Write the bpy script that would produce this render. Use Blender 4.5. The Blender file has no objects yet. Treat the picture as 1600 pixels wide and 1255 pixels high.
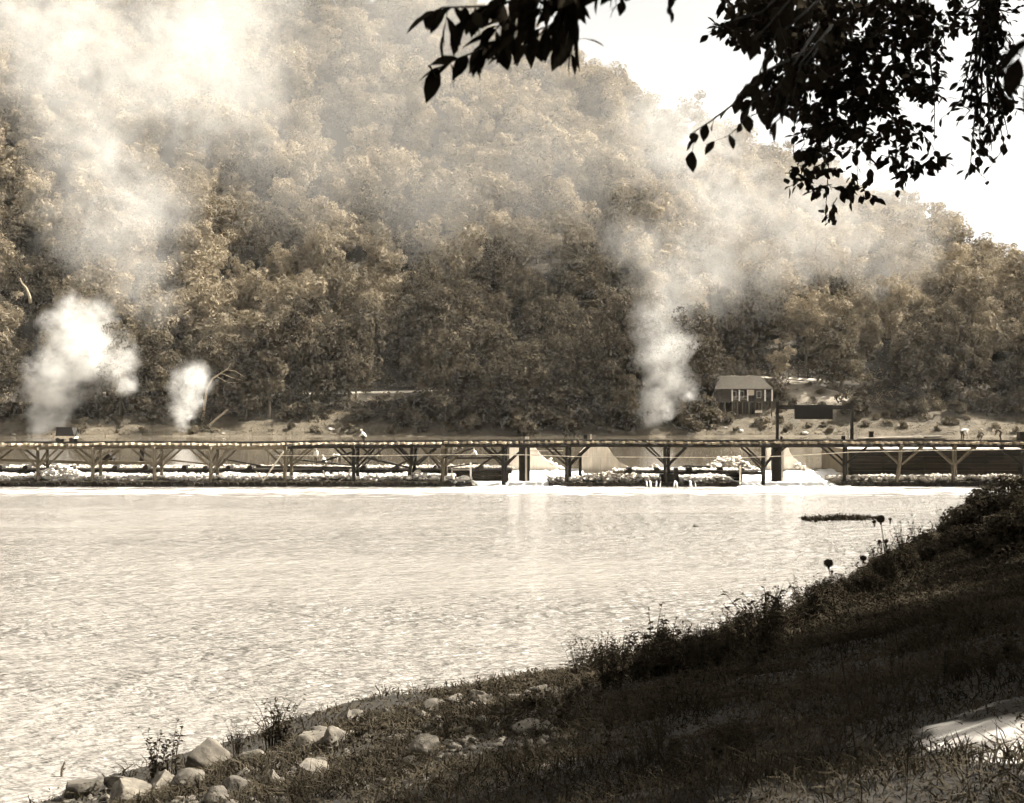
import bpy, bmesh, math, random
import numpy as np
from mathutils import Vector, Matrix, noise as mnoise

# ------------------------------------------------------------------ camera, sky, sun, exposure
SC = bpy.context.scene
COL = SC.collection
F, H0, HY = 1931.0, 9.0, 634.0          # focal length in photo pixels, eye height, horizon row

cam_data = bpy.data.cameras.new("camera")
cam = bpy.data.objects.new("camera", cam_data)
COL.objects.link(cam)
cam.location = (0, 0, H0)
cam.rotation_euler = (math.radians(90), 0, 0)
cam_data.sensor_width = 36.0
cam_data.lens = 36.0 * F / 1600.0
cam_data.shift_y = (HY - 627.5) / 1600.0
cam_data.clip_start = 0.1
cam_data.clip_end = 6000
cam_data.dof.use_dof = True
cam_data.dof.focus_distance = 150.0
cam_data.dof.aperture_fstop = 6.0
SC.camera = cam

SUN_DIR = Vector((0.70, 0.12, 0.72)).normalized()     # towards the sun: high, from the right
world = bpy.data.worlds.new("World")
SC.world = world
world.use_nodes = True
wn = world.node_tree.nodes
wl = world.node_tree.links
wn.clear()
sky = wn.new('ShaderNodeTexSky')
sky.sky_type = 'NISHITA'
sky.sun_disc = False
sky.sun_elevation = math.asin(SUN_DIR.z)
sky.sun_rotation = math.atan2(SUN_DIR.x, SUN_DIR.y)
sky.dust_density = 3.0
bw = wn.new('ShaderNodeRGBToBW')
tint = wn.new('ShaderNodeVectorMath'); tint.operation = 'SCALE'
tint.inputs[0].default_value = (1.0, 0.985, 0.955)
bg = wn.new('ShaderNodeBackground')
bg.inputs['Strength'].default_value = 0.075
wo = wn.new('ShaderNodeOutputWorld')
wl.new(sky.outputs['Color'], bw.inputs['Color'])
wl.new(bw.outputs['Val'], tint.inputs['Scale'])
wl.new(tint.outputs['Vector'], bg.inputs['Color'])
wl.new(bg.outputs['Background'], wo.inputs['Surface'])

sun_data = bpy.data.lights.new("sun", 'SUN')
sun_data.energy = 5.0
sun_data.angle = math.radians(0.6)
sun_data.color = (1.0, 0.975, 0.93)
sun = bpy.data.objects.new("sun", sun_data)
COL.objects.link(sun)
sun.rotation_euler = (-SUN_DIR).to_track_quat('-Z', 'Y').to_euler()
sun.location = (60, 0, 80)

SC.view_settings.view_transform = 'Standard'
SC.view_settings.look = 'None'
SC.view_settings.exposure = 2.08
SC.view_settings.gamma = 1.0
SC.view_settings.use_curve_mapping = False
SC.render.engine = 'CYCLES'
cy = SC.cycles
cy.use_denoising = True
cy.max_bounces = 4
cy.diffuse_bounces = 1
cy.glossy_bounces = 2
cy.transmission_bounces = 2
cy.volume_bounces = 1
cy.transparent_max_bounces = 8
cy.volume_step_rate = 1.0
cy.volume_max_steps = 160
cy.use_light_tree = False
cy.use_adaptive_sampling = True
cy.adaptive_threshold = 0.07
cy.adaptive_min_samples = 12
cy.caustics_reflective = False
cy.caustics_refractive = False

rng = np.random.default_rng(1927)
R = random.Random(1927)

def at(px, py, Y):
    return Vector(((px - 800) / F * Y, Y, H0 + (HY - py) / F * Y))
def xat(px, Y):
    return (px - 800) / F * Y
def zat(py, Y):
    return H0 + (HY - py) / F * Y

# ------------------------------------------------------------------ materials (warm print tones)
def tone(v, k=1.0):
    """a warm brown-grey of linear value v; k = strength of the warmth"""
    return (min(1, v * (1 + 0.24 * k)), v, v * (1 - 0.34 * k), 1)

def new_mat(name):
    m = bpy.data.materials.new(name)
    m.use_nodes = True
    return m, m.node_tree.nodes, m.node_tree.links, m.node_tree.nodes['Principled BSDF']

def surf(name, v0, v1, scale=3.0, rough=0.8, bump=0.0, warm=1.0, detail=5, spec=0.25, objrand=0.0, stretch=(1, 1, 1), bscale=None, coord='Object'):
    m, n, l, p = new_mat(name)
    tc = n.new('ShaderNodeTexCoord')
    mp = n.new('ShaderNodeMapping'); mp.inputs['Scale'].default_value = stretch
    l.new(tc.outputs[coord], mp.inputs['Vector'])
    nz = n.new('ShaderNodeTexNoise'); nz.inputs['Scale'].default_value = scale; nz.inputs['Detail'].default_value = detail
    nz.inputs['Roughness'].default_value = 0.65
    l.new(mp.outputs['Vector'], nz.inputs['Vector'])
    cr = n.new('ShaderNodeValToRGB')
    cr.color_ramp.elements[0].position = 0.3; cr.color_ramp.elements[0].color = tone(v0, warm)
    cr.color_ramp.elements[1].position = 0.7; cr.color_ramp.elements[1].color = tone(v1, warm)
    l.new(nz.outputs['Fac'], cr.inputs['Fac'])
    out = cr.outputs['Color']
    if objrand > 0:
        oi = n.new('ShaderNodeObjectInfo')
        mr = n.new('ShaderNodeMapRange'); mr.inputs['To Min'].default_value = 1 - objrand; mr.inputs['To Max'].default_value = 1 + objrand
        l.new(oi.outputs['Random'], mr.inputs['Value'])
        vm = n.new('ShaderNodeVectorMath'); vm.operation = 'SCALE'
        l.new(out, vm.inputs[0]); l.new(mr.outputs['Result'], vm.inputs['Scale'])
        out = vm.outputs['Vector']
    l.new(out, p.inputs['Base Color'])
    p.inputs['Roughness'].default_value = rough
    p.inputs['Specular IOR Level'].default_value = spec
    if bump > 0:
        bz = n.new('ShaderNodeTexNoise'); bz.inputs['Scale'].default_value = bscale or scale * 4; bz.inputs['Detail'].default_value = 6
        l.new(mp.outputs['Vector'], bz.inputs['Vector'])
        b = n.new('ShaderNodeBump'); b.inputs['Strength'].default_value = 0.7; b.inputs['Distance'].default_value = bump
        l.new(bz.outputs['Fac'], b.inputs['Height']); l.new(b.outputs['Normal'], p.inputs['Normal'])
    return m

def leaf_mat(name, v0, v1, scale, warm=1.0, objrand=0.25, trans=0.25):
    m, n, l, p = new_mat(name)
    n.remove(p)
    tc = n.new('ShaderNodeTexCoord')
    nz = n.new('ShaderNodeTexNoise'); nz.inputs['Scale'].default_value = scale; nz.inputs['Detail'].default_value = 1
    l.new(tc.outputs['Object'], nz.inputs['Vector'])
    cr = n.new('ShaderNodeValToRGB')
    cr.color_ramp.elements[0].position = 0.32; cr.color_ramp.elements[0].color = tone(v0, warm)
    cr.color_ramp.elements[1].position = 0.68; cr.color_ramp.elements[1].color = tone(v1, warm)
    l.new(nz.outputs['Fac'], cr.inputs['Fac'])
    oi = n.new('ShaderNodeObjectInfo')
    mr = n.new('ShaderNodeMapRange'); mr.inputs['To Min'].default_value = 1 - objrand; mr.inputs['To Max'].default_value = 1 + objrand
    l.new(oi.outputs['Random'], mr.inputs['Value'])
    vm = n.new('ShaderNodeVectorMath'); vm.operation = 'SCALE'
    l.new(cr.outputs['Color'], vm.inputs[0]); l.new(mr.outputs['Result'], vm.inputs['Scale'])
    d = n.new('ShaderNodeBsdfDiffuse'); l.new(vm.outputs['Vector'], d.inputs['Color'])
    sh = d.outputs[0]
    if trans > 0:
        tr = n.new('ShaderNodeBsdfTranslucent')
        l.new(vm.outputs['Vector'], tr.inputs['Color'])
        mx = n.new('ShaderNodeMixShader'); mx.inputs['Fac'].default_value = trans
        l.new(sh, mx.inputs[1]); l.new(tr.outputs['BSDF'], mx.inputs[2]); sh = mx.outputs[0]
    l.new(sh, n['Material Output'].inputs['Surface'])
    return m

M = {}
M['leaf_far'] = leaf_mat('leaf_far', 0.12, 0.215, 0.35, objrand=0.35)
M['leaf_pale'] = leaf_mat('leaf_pale', 0.13, 0.24, 0.4, objrand=0.25)
M['leaf_shore'] = leaf_mat('leaf_shore', 0.020, 0.090, 0.4, objrand=0.3)
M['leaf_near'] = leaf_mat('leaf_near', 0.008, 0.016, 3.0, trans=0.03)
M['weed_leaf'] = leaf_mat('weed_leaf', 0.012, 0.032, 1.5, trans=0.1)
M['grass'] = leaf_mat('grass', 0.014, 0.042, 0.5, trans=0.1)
M['bush_leaf'] = leaf_mat('bush_leaf', 0.055, 0.15, 0.6, objrand=0.35)
M['bark'] = surf('bark', 0.035, 0.10, 1.5, 0.9, 0.05, stretch=(4, 4, 0.7))
M['bark_pale'] = surf('bark_pale', 0.20, 0.36, 1.5, 0.9, 0.03)
M['bark_dark'] = surf('bark_dark', 0.008, 0.02, 1.5, 0.9, 0.02)
M['hill'] = surf('hill', 0.04, 0.105, 0.16, 0.95, 0.3, detail=8)
_n, _l = M['hill'].node_tree.nodes, M['hill'].node_tree.links        # leaf litter under the forest, dry grass below the road
_g = _n.new('ShaderNodeNewGeometry'); _s = _n.new('ShaderNodeSeparateXYZ'); _l.new(_g.outputs['Position'], _s.inputs[0])
_m = _n.new('ShaderNodeMapRange'); _m.inputs['From Min'].default_value = 333; _m.inputs['From Max'].default_value = 337
_l.new(_s.outputs['Y'], _m.inputs['Value'])
_x = _n.new('ShaderNodeMix'); _x.data_type = 'RGBA'; _x.inputs['B'].default_value = tone(0.028)
_bc = _n['Principled BSDF'].inputs['Base Color']; _src = _bc.links[0].from_socket
_l.new(_m.outputs['Result'], _x.inputs['Factor']); _l.new(_src, _x.inputs['A']); _l.new(_x.outputs['Result'], _bc)
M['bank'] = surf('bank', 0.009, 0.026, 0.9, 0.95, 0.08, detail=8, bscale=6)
M['sand'] = surf('sand', 0.36, 0.55, 2.0, 0.9, 0.03, warm=0.4)
M['dirt'] = surf('dirt', 0.09, 0.19, 0.5, 0.95, 0.12, warm=0.8)
M['road'] = surf('road', 0.42, 0.58, 0.6, 0.9, 0.03, warm=0.6)
M['riverbed'] = surf('riverbed', 0.08, 0.14, 0.3, 0.95)
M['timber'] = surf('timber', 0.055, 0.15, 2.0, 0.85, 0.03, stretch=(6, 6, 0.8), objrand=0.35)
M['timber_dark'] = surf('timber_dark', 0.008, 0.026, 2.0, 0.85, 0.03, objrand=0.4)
M['timber_pale'] = surf('timber_pale', 0.40, 0.62, 2.0, 0.85, 0.02, warm=0.6, objrand=0.2)
M['tie'] = surf('tie', 0.09, 0.34, 2.0, 0.85, 0.03, objrand=0.45)
M['iron'] = surf('iron', 0.006, 0.018, 5.0, 0.55, 0.0, spec=0.5)
M['log'] = surf('log', 0.008, 0.028, 2.5, 0.9, 0.04, objrand=0.4)
M['plank_dark'] = surf('plank_dark', 0.007, 0.03, 1.2, 0.9, 0.03, stretch=(0.5, 3, 3), objrand=0.45)
M['rubble'] = surf('rubble', 0.30, 0.68, 0.9, 0.9, 0.04, warm=0.45, objrand=0.15)
M['stone'] = surf('stone', 0.18, 0.55, 1.5, 0.9, 0.05, warm=0.6, objrand=0.3)
M['boulder'] = surf('boulder', 0.03, 0.125, 1.3, 0.88, 0.03, detail=9, warm=0.75, objrand=0.25, bscale=9)
M['concrete'] = surf('concrete', 0.50, 0.68, 1.2, 0.9, 0.02, warm=0.5, stretch=(3, 1, 0.4))
M['form_board'] = surf('form_board', 0.40, 0.60, 1.2, 0.9, 0.02, warm=0.6, stretch=(3, 3, 0.4), objrand=0.18)
M['roof'] = surf('roof', 0.025, 0.055, 1.5, 0.9, 0.03)
M['white_paint'] = surf('white_paint', 0.66, 0.80, 2.0, 0.7, 0.0, warm=0.3)
M['house_wall'] = surf('house_wall', 0.035, 0.08, 2.0, 0.85, 0.02)
M['glass_dark'] = surf('glass_dark', 0.02, 0.03, 2.0, 0.15, 0.0, spec=0.5)
M['sign'] = surf('sign', 0.004, 0.008, 2.0, 0.7)
M['skin'] = surf('skin', 0.26, 0.34, 6.0, 0.6, warm=0.9)
M['shirt_white'] = surf('shirt_white', 0.68, 0.80, 6.0, 0.9, warm=0.3)
M['shirt_dark'] = surf('shirt_dark', 0.05, 0.10, 6.0, 0.9)
M['trousers'] = surf('trousers', 0.03, 0.06, 6.0, 0.9)
M['boots'] = surf('boots', 0.015, 0.03, 6.0, 0.6)
M['hat'] = surf('hat', 0.50, 0.66, 6.0, 0.9, warm=0.5)

# ------------------------------------------------------------------ helpers
def smooth01(a, b, x):
    t = np.clip((np.asarray(x, float) - a) / (b - a), 0, 1)
    return t * t * (3 - 2 * t)

def tag(o, label=None, cat=None, group=None, kind=None):
    if label: o['label'] = label
    if cat: o['category'] = cat
    if group: o['group'] = group
    if kind: o['kind'] = kind
    return o

def empty(name, loc, rz=0.0, parent=None):
    o = bpy.data.objects.new(name, None)
    o.empty_display_size = 0.2
    o.location = loc
    o.rotation_euler = (0, 0, rz)
    COL.objects.link(o)
    if parent: o.parent = parent
    return o

def link(name, me, parent=None, loc=(0, 0, 0), rot=(0, 0, 0), scale=(1, 1, 1)):
    o = bpy.data.objects.new(name, me)
    o.location = loc; o.rotation_euler = rot; o.scale = scale
    COL.objects.link(o)
    if parent: o.parent = parent
    return o

def np_mesh(name, V, Fc, mats, smooth=False, midx=None):
    """V (n,3) float, Fc (m,k) int with one k for all faces"""
    V = np.ascontiguousarray(V, np.float32); Fc = np.ascontiguousarray(Fc, np.int32)
    me = bpy.data.meshes.new(name)
    k = Fc.shape[1]
    me.vertices.add(len(V)); me.vertices.foreach_set('co', V.ravel())
    me.loops.add(Fc.size); me.loops.foreach_set('vertex_index', Fc.ravel())
    me.polygons.add(len(Fc))
    me.polygons.foreach_set('loop_start', np.arange(len(Fc), dtype=np.int32) * k)
    for m in (mats if isinstance(mats, (list, tuple)) else [mats]):
        me.materials.append(m)
    if midx is not None: me.polygons.foreach_set('material_index', np.asarray(midx, np.int32))
    if smooth: me.polygons.foreach_set('use_smooth', np.ones(len(Fc), bool))
    me.update(calc_edges=True)
    return me

class MB:
    def __init__(s):
        s.v = []; s.f = []; s.m = []
    def add(s, vs, fs, mi=0):
        o = len(s.v)
        s.v += [tuple(v) for v in vs]
        s.f += [tuple(i + o for i in f) for f in fs]
        s.m += [mi] * len(fs)
        return s
    def box(s, x0, x1, y0, y1, z0, z1, mi=0):
        vs = [(x0, y0, z0), (x1, y0, z0), (x1, y1, z0), (x0, y1, z0), (x0, y0, z1), (x1, y0, z1), (x1, y1, z1), (x0, y1, z1)]
        return s.add(vs, [(0, 3, 2, 1), (4, 5, 6, 7), (0, 1, 5, 4), (1, 2, 6, 5), (2, 3, 7, 6), (3, 0, 4, 7)], mi)
    def beam(s, a, b, w, h, mi=0, up=(0, 0, 1)):
        a = Vector(a); b = Vector(b); d = (b - a).normalized()
        u = Vector(up)
        if abs(d.dot(u)) > 0.95: u = Vector((0, 1, 0))
        x = d.cross(u).normalized() * (w / 2); z = x.cross(d).normalized() * (h / 2)
        vs = [a - x - z, a + x - z, a + x + z, a - x + z, b - x - z, b + x - z, b + x + z, b - x + z]
        return s.add(vs, [(0, 1, 2, 3), (7, 6, 5, 4), (0, 4, 5, 1), (1, 5, 6, 2), (2, 6, 7, 3), (3, 7, 4, 0)], mi)
    def tube(s, pts, radii, n=8, mi=0, cap=True):
        pts = [Vector(p) for p in pts]
        if not hasattr(radii, '__len__'): radii = [radii] * len(pts)
        vs = []; fs = []
        ref = None
        for i, p in enumerate(pts):
            d = (pts[min(i + 1, len(pts) - 1)] - pts[max(i - 1, 0)])
            d = d.normalized() if d.length > 1e-9 else Vector((0, 0, 1))
            if ref is None:
                ref = d.orthogonal().normalized()
            ref = (ref - d * ref.dot(d))
            ref = ref.normalized() if ref.length > 1e-6 else d.orthogonal().normalized()
            q = d.cross(ref)
            for k in range(n):
                a = 2 * math.pi * k / n
                vs.append(p + (ref * math.cos(a) + q * math.sin(a)) * radii[i])
        for i in range(len(pts) - 1):
            for k in range(n):
                k2 = (k + 1) % n
                fs.append((i * n + k, i * n + k2, (i + 1) * n + k2, (i + 1) * n + k))
        if cap:
            fs.append(tuple(range(n - 1, -1, -1)))
            fs.append(tuple(range((len(pts) - 1) * n, len(pts) * n)))
        return s.add(vs, fs, mi)
    def prism(s, poly, y0, y1, mi=0):
        """poly: list of (x,z), counter-clockwise seen from -Y"""
        n = len(poly)
        vs = [(x, y0, z) for x, z in poly] + [(x, y1, z) for x, z in poly]
        fs = [tuple(range(n)), tuple(range(2 * n - 1, n - 1, -1))]
        for i in range(n):
            j = (i + 1) % n
            fs.append((i, i + n, j + n, j))
        return s.add(vs, fs, mi)
    def ball(s, c, r, n=8, mi=0):
        vs = []; fs = []
        c = Vector(c)
        rr = r if hasattr(r, '__len__') else (r, r, r)
        rows = n // 2 + 1
        for i in range(rows):
            t = math.pi * i / (rows - 1)
            for k in range(n):
                a = 2 * math.pi * k / n
                vs.append((c.x + rr[0] * math.sin(t) * math.cos(a), c.y + rr[1] * math.sin(t) * math.sin(a), c.z + rr[2] * math.cos(t)))
        for i in range(rows - 1):
            for k in range(n):
                k2 = (k + 1) % n
                fs.append((i * n + k, (i + 1) * n + k, (i + 1) * n + k2, i * n + k2))
        return s.add(vs, fs, mi)
    def mesh(s, name, mats, smooth=False):
        me = bpy.data.meshes.new(name)
        me.from_pydata(s.v, [], s.f)
        for m in (mats if isinstance(mats, (list, tuple)) else [mats]): me.materials.append(m)
        me.polygons.foreach_set('material_index', s.m)
        if smooth: me.polygons.foreach_set('use_smooth', [True] * len(me.polygons))
        me.update()
        return me
    def build(s, name, mats, parent=None, loc=(0, 0, 0), rot=(0, 0, 0), smooth=False):
        return link(name, s.mesh(name, mats, smooth), parent, loc, rot)

def vnoise(x, y, s, seed=0.0):
    return np.array([mnoise.noise(Vector((a / s + seed, b / s - seed, seed * 1.7))) for a, b in zip(np.ravel(x), np.ravel(y))]).reshape(np.shape(x))

# ------------------------------------------------------------------ far valley side: heightfield
POND_Z = 1.15
SHORE_Y = 318.0
ROAD_Y = 352.0
def shore_slope(x): return np.interp(x, [-60, -20, 45, 120], [0.33, 0.35, 0.50, 0.40])
def hill_slope(x): return np.interp(x, [-300, -50, 33, 73, 131, 184, 400], [0.80, 0.77, 0.735, 0.60, 0.40, 0.29, 0.26])
_TREE = 17.0
_cp = [(-400, -330), (0, -200), (500, -70), (850, 40), (920, 84), (1000, 124), (1080, 190), (1200, 238), (1300, 282), (1412, 322), (1544, 377), (1700, 430), (2000, 500)]
_cx, _cy = [], []
for px, py in _cp:
    u = (px - 800) / F; k = (HY - py) / F
    X = u * 500
    for _ in range(40):
        s = float(hill_slope(X)); z1 = POND_Z + float(shore_slope(X)) * (ROAD_Y - SHORE_Y)
        Y = (z1 - s * (ROAD_Y + 4) - H0 + _TREE) / (k - s)
        X = 0.5 * X + 0.5 * u * Y
    _cx.append(X); _cy.append(min(Y, 900))
def crest_y(x): return np.interp(x, _cx, _cy)
def hill_base(x, y):
    x = np.asarray(x, float); y = np.asarray(y, float)
    z1 = POND_Z + shore_slope(x) * (ROAD_Y - SHORE_Y)
    low = POND_Z + shore_slope(x) * (y - SHORE_Y)
    yc = crest_y(x)
    up = z1 + hill_slope(x) * (np.minimum(y, yc) - ROAD_Y - 4)
    z = np.where(y < ROAD_Y - 2, low, np.where(y < ROAD_Y + 4, np.maximum(z1 - shore_slope(x) * 0.0, low * 0 + z1), up))
    z = z - np.maximum(0, y - yc) * 0.35
    return z
def hill_z(x, y):
    z = hill_base(x, y)
    w = smooth01(ROAD_Y + 6, ROAD_Y + 60, y)
    z = z + w * (3.5 * np.sin(np.asarray(x) / 19.0 + np.asarray(y) / 60.0) + 2.5 * np.sin(np.asarray(x) / 8.3 - np.asarray(y) / 37.0))
    return z

def grid_mesh(name, xs, ys, zf, mat, smooth=True):
    X, Y = np.meshgrid(xs, ys)
    Z = zf(X, Y)
    V = np.stack([X.ravel(), Y.ravel(), Z.ravel()], 1)
    nx, ny = len(xs), len(ys)
    i = np.arange((ny - 1) * (nx - 1)); r = i // (nx - 1); c = i % (nx - 1)
    a = r * nx + c
    Fc = np.stack([a, a + 1, a + nx + 1, a + nx], 1)
    return np_mesh(name, V, Fc, mat, smooth)

def zfar(x, y):
    z = hill_z(x, y)
    return z + 0.5 * vnoise(x, y, 5.0, 3.1) * smooth01(SHORE_Y, SHORE_Y + 8, y)
hill = link('hillside', grid_mesh('hillside', np.arange(-420, 421, 5.0), np.concatenate([np.arange(300, 372, 2.0), np.arange(372, 960, 6.0)]), zfar, M['hill']))
tag(hill, kind='structure')
gmb = MB(); gmb.box(-1400, 1400, -400, 1500, -4.0, -3.0)
tag(gmb.build('ground', M['riverbed']), kind='structure')

# road ledge on the hillside
rx = np.arange(-60, 89, 2.5)
V = []; 
for x in rx:
    z = float(POND_Z + shore_slope(x) * (ROAD_Y - SHORE_Y)) + 0.35
    V += [(x, ROAD_Y - 2.2, z - 1.4), (x, ROAD_Y - 2.1, z), (x, ROAD_Y + 3.2, z), (x, ROAD_Y + 3.4, z - 1.2)]
Fc = []
for i in range(len(rx) - 1):
    for k in range(3):
        Fc.append((i * 4 + k, i * 4 + 4 + k, i * 4 + 5 + k, i * 4 + 1 + k))
tag(link('hillside_road', np_mesh('hillside_road', np.array(V), np.array(Fc), M['road'])), kind='structure')

# ------------------------------------------------------------------ near bank heightfield
WL = np.array([(-60, -40), (-34, -10), (-24, 8), (-16, 20), (-10.2, 28.2), (-8.4, 31.3), (-7.0, 33.7), (-5.2, 36.5), (-2.6, 38.5), (1.6, 41.0), (5.0, 45.0),
               (8.6, 47.8), (13.5, 56), (19.4, 68), (31, 88.7), (46, 111), (62, 135), (100, 190)], float)
def bank_d(x, y):
    """signed distance to the water's edge, positive on land"""
    x = np.asarray(x, float); y = np.asarray(y, float)
    best = np.full(x.shape, 1e9); sgn = np.ones(x.shape)
    for (ax, ay), (bx, by) in zip(WL[:-1], WL[1:]):
        dx, dy = bx - ax, by - ay
        t = np.clip(((x - ax) * dx + (y - ay) * dy) / (dx * dx + dy * dy), 0, 1)
        qx, qy = x - ax - t * dx, y - ay - t * dy
        d = np.hypot(qx, qy)
        s = np.where(dx * qy - dy * qx < 0, 1.0, -1.0)
        m = d < best
        best = np.where(m, d, best); sgn = np.where(m, s, sgn)
    return best * sgn
def bank_h0(x, y):
    d = bank_d(x, y)
    up = 0.15 + 7.1 * np.power(np.maximum(d, 0) / 26.5, 1.12)
    up = np.minimum(up, 9.5)
    return np.where(d > 0, up, np.maximum(0.15 + d * 0.45, -2.5))
def bank_z(x, y):
    x = np.asarray(x, float)
    return bank_h0(x, y) + 0.09 * np.sin(x * 1.3 + np.asarray(y) * 0.7) * np.sin(np.asarray(y) * 0.9) 
def bank_mesh_z(x, y):
    return bank_z(x, y) + 0.10 * vnoise(x, y, 0.9, 1.3)
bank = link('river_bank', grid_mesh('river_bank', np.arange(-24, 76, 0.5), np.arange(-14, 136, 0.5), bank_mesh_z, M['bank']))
tag(bank, kind='structure')
_bco = np.empty(len(bank.data.vertices) * 3, np.float32); bank.data.vertices.foreach_get('co', _bco)
_bz = _bco.reshape(300, 200, 3)[:, :, 2]
def bank_surface(x, y):
    i, j = (y + 14) / .5, (x + 24) / .5; i0, j0 = int(i), int(j); a, c = i - i0, j - j0
    return float((_bz[i0, j0] * (1 - c) + _bz[i0, j0 + 1] * c) * (1 - a) + (_bz[i0 + 1, j0] * (1 - c) + _bz[i0 + 1, j0 + 1] * c) * a)
def ground_hit(px, py):
    """where the line of sight through a photo pixel meets the bank"""
    u = (px - 800) / F; k = (HY - py) / F
    t = np.arange(3.0, 130.0, 0.02)
    h = np.maximum(bank_z(u * t, t), 0.0)
    i = int(np.argmax(H0 + k * t <= h))
    return Vector((u * t[i], t[i], h[i]))

# bare sandy track worn into the bank soil
PA, PB = ground_hit(1452, 1136), ground_hit(1800, 1172)
_d = Vector((PB.x - PA.x, PB.y - PA.y, 0)); _len = _d.length; _d.normalize(); _nn = Vector((-_d.y, _d.x, 0))
_n, _l = M['bank'].node_tree.nodes, M['bank'].node_tree.links
_g = _n.new('ShaderNodeNewGeometry')
def _mn(op, a, c=None, cl=False):
    q = _n.new('ShaderNodeMath'); q.operation = op; q.use_clamp = cl
    for k, v in enumerate((a, c)):
        if v is None: continue
        if isinstance(v, (int, float)): q.inputs[k].default_value = v
        else: _l.new(v, q.inputs[k])
    return q.outputs[0]
def _dot(v, off):
    q = _n.new('ShaderNodeVectorMath'); q.operation = 'DOT_PRODUCT'; q.inputs[1].default_value = v; _l.new(_g.outputs['Position'], q.inputs[0])
    return _mn('SUBTRACT', q.outputs['Value'], off)
_pn = _n.new('ShaderNodeTexNoise'); _pn.inputs['Scale'].default_value = 2.2; _pn.inputs['Detail'].default_value = 6; _l.new(_g.outputs['Position'], _pn.inputs['Vector'])
_wob = _mn('MULTIPLY', _mn('SUBTRACT', _pn.outputs['Fac'], 0.5), 0.9)
_along = _dot(_d, _d.dot(PA)); _off = _mn('ABSOLUTE', _dot(_nn, _nn.dot(PA)))
_w = _mn('ADD', _mn('MINIMUM', _mn('MULTIPLY', _along, 0.55), 0.55), _wob)
_mk = _n.new('ShaderNodeMapRange'); _mk.interpolation_type = 'SMOOTHSTEP'; _mk.inputs['From Min'].default_value = -0.12; _mk.inputs['From Max'].default_value = 0.22
_l.new(_mn('SUBTRACT', _w, _off), _mk.inputs['Value'])
_x = _n.new('ShaderNodeMix'); _x.data_type = 'RGBA'; _x.inputs['B'].default_value = tone(0.5, .4)
_bc = _n['Principled BSDF'].inputs['Base Color']; _src = _bc.links[0].from_socket
_l.new(_mk.outputs['Result'], _x.inputs['Factor']); _l.new(_src, _x.inputs['A']); _l.new(_x.outputs['Result'], _bc)

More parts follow.
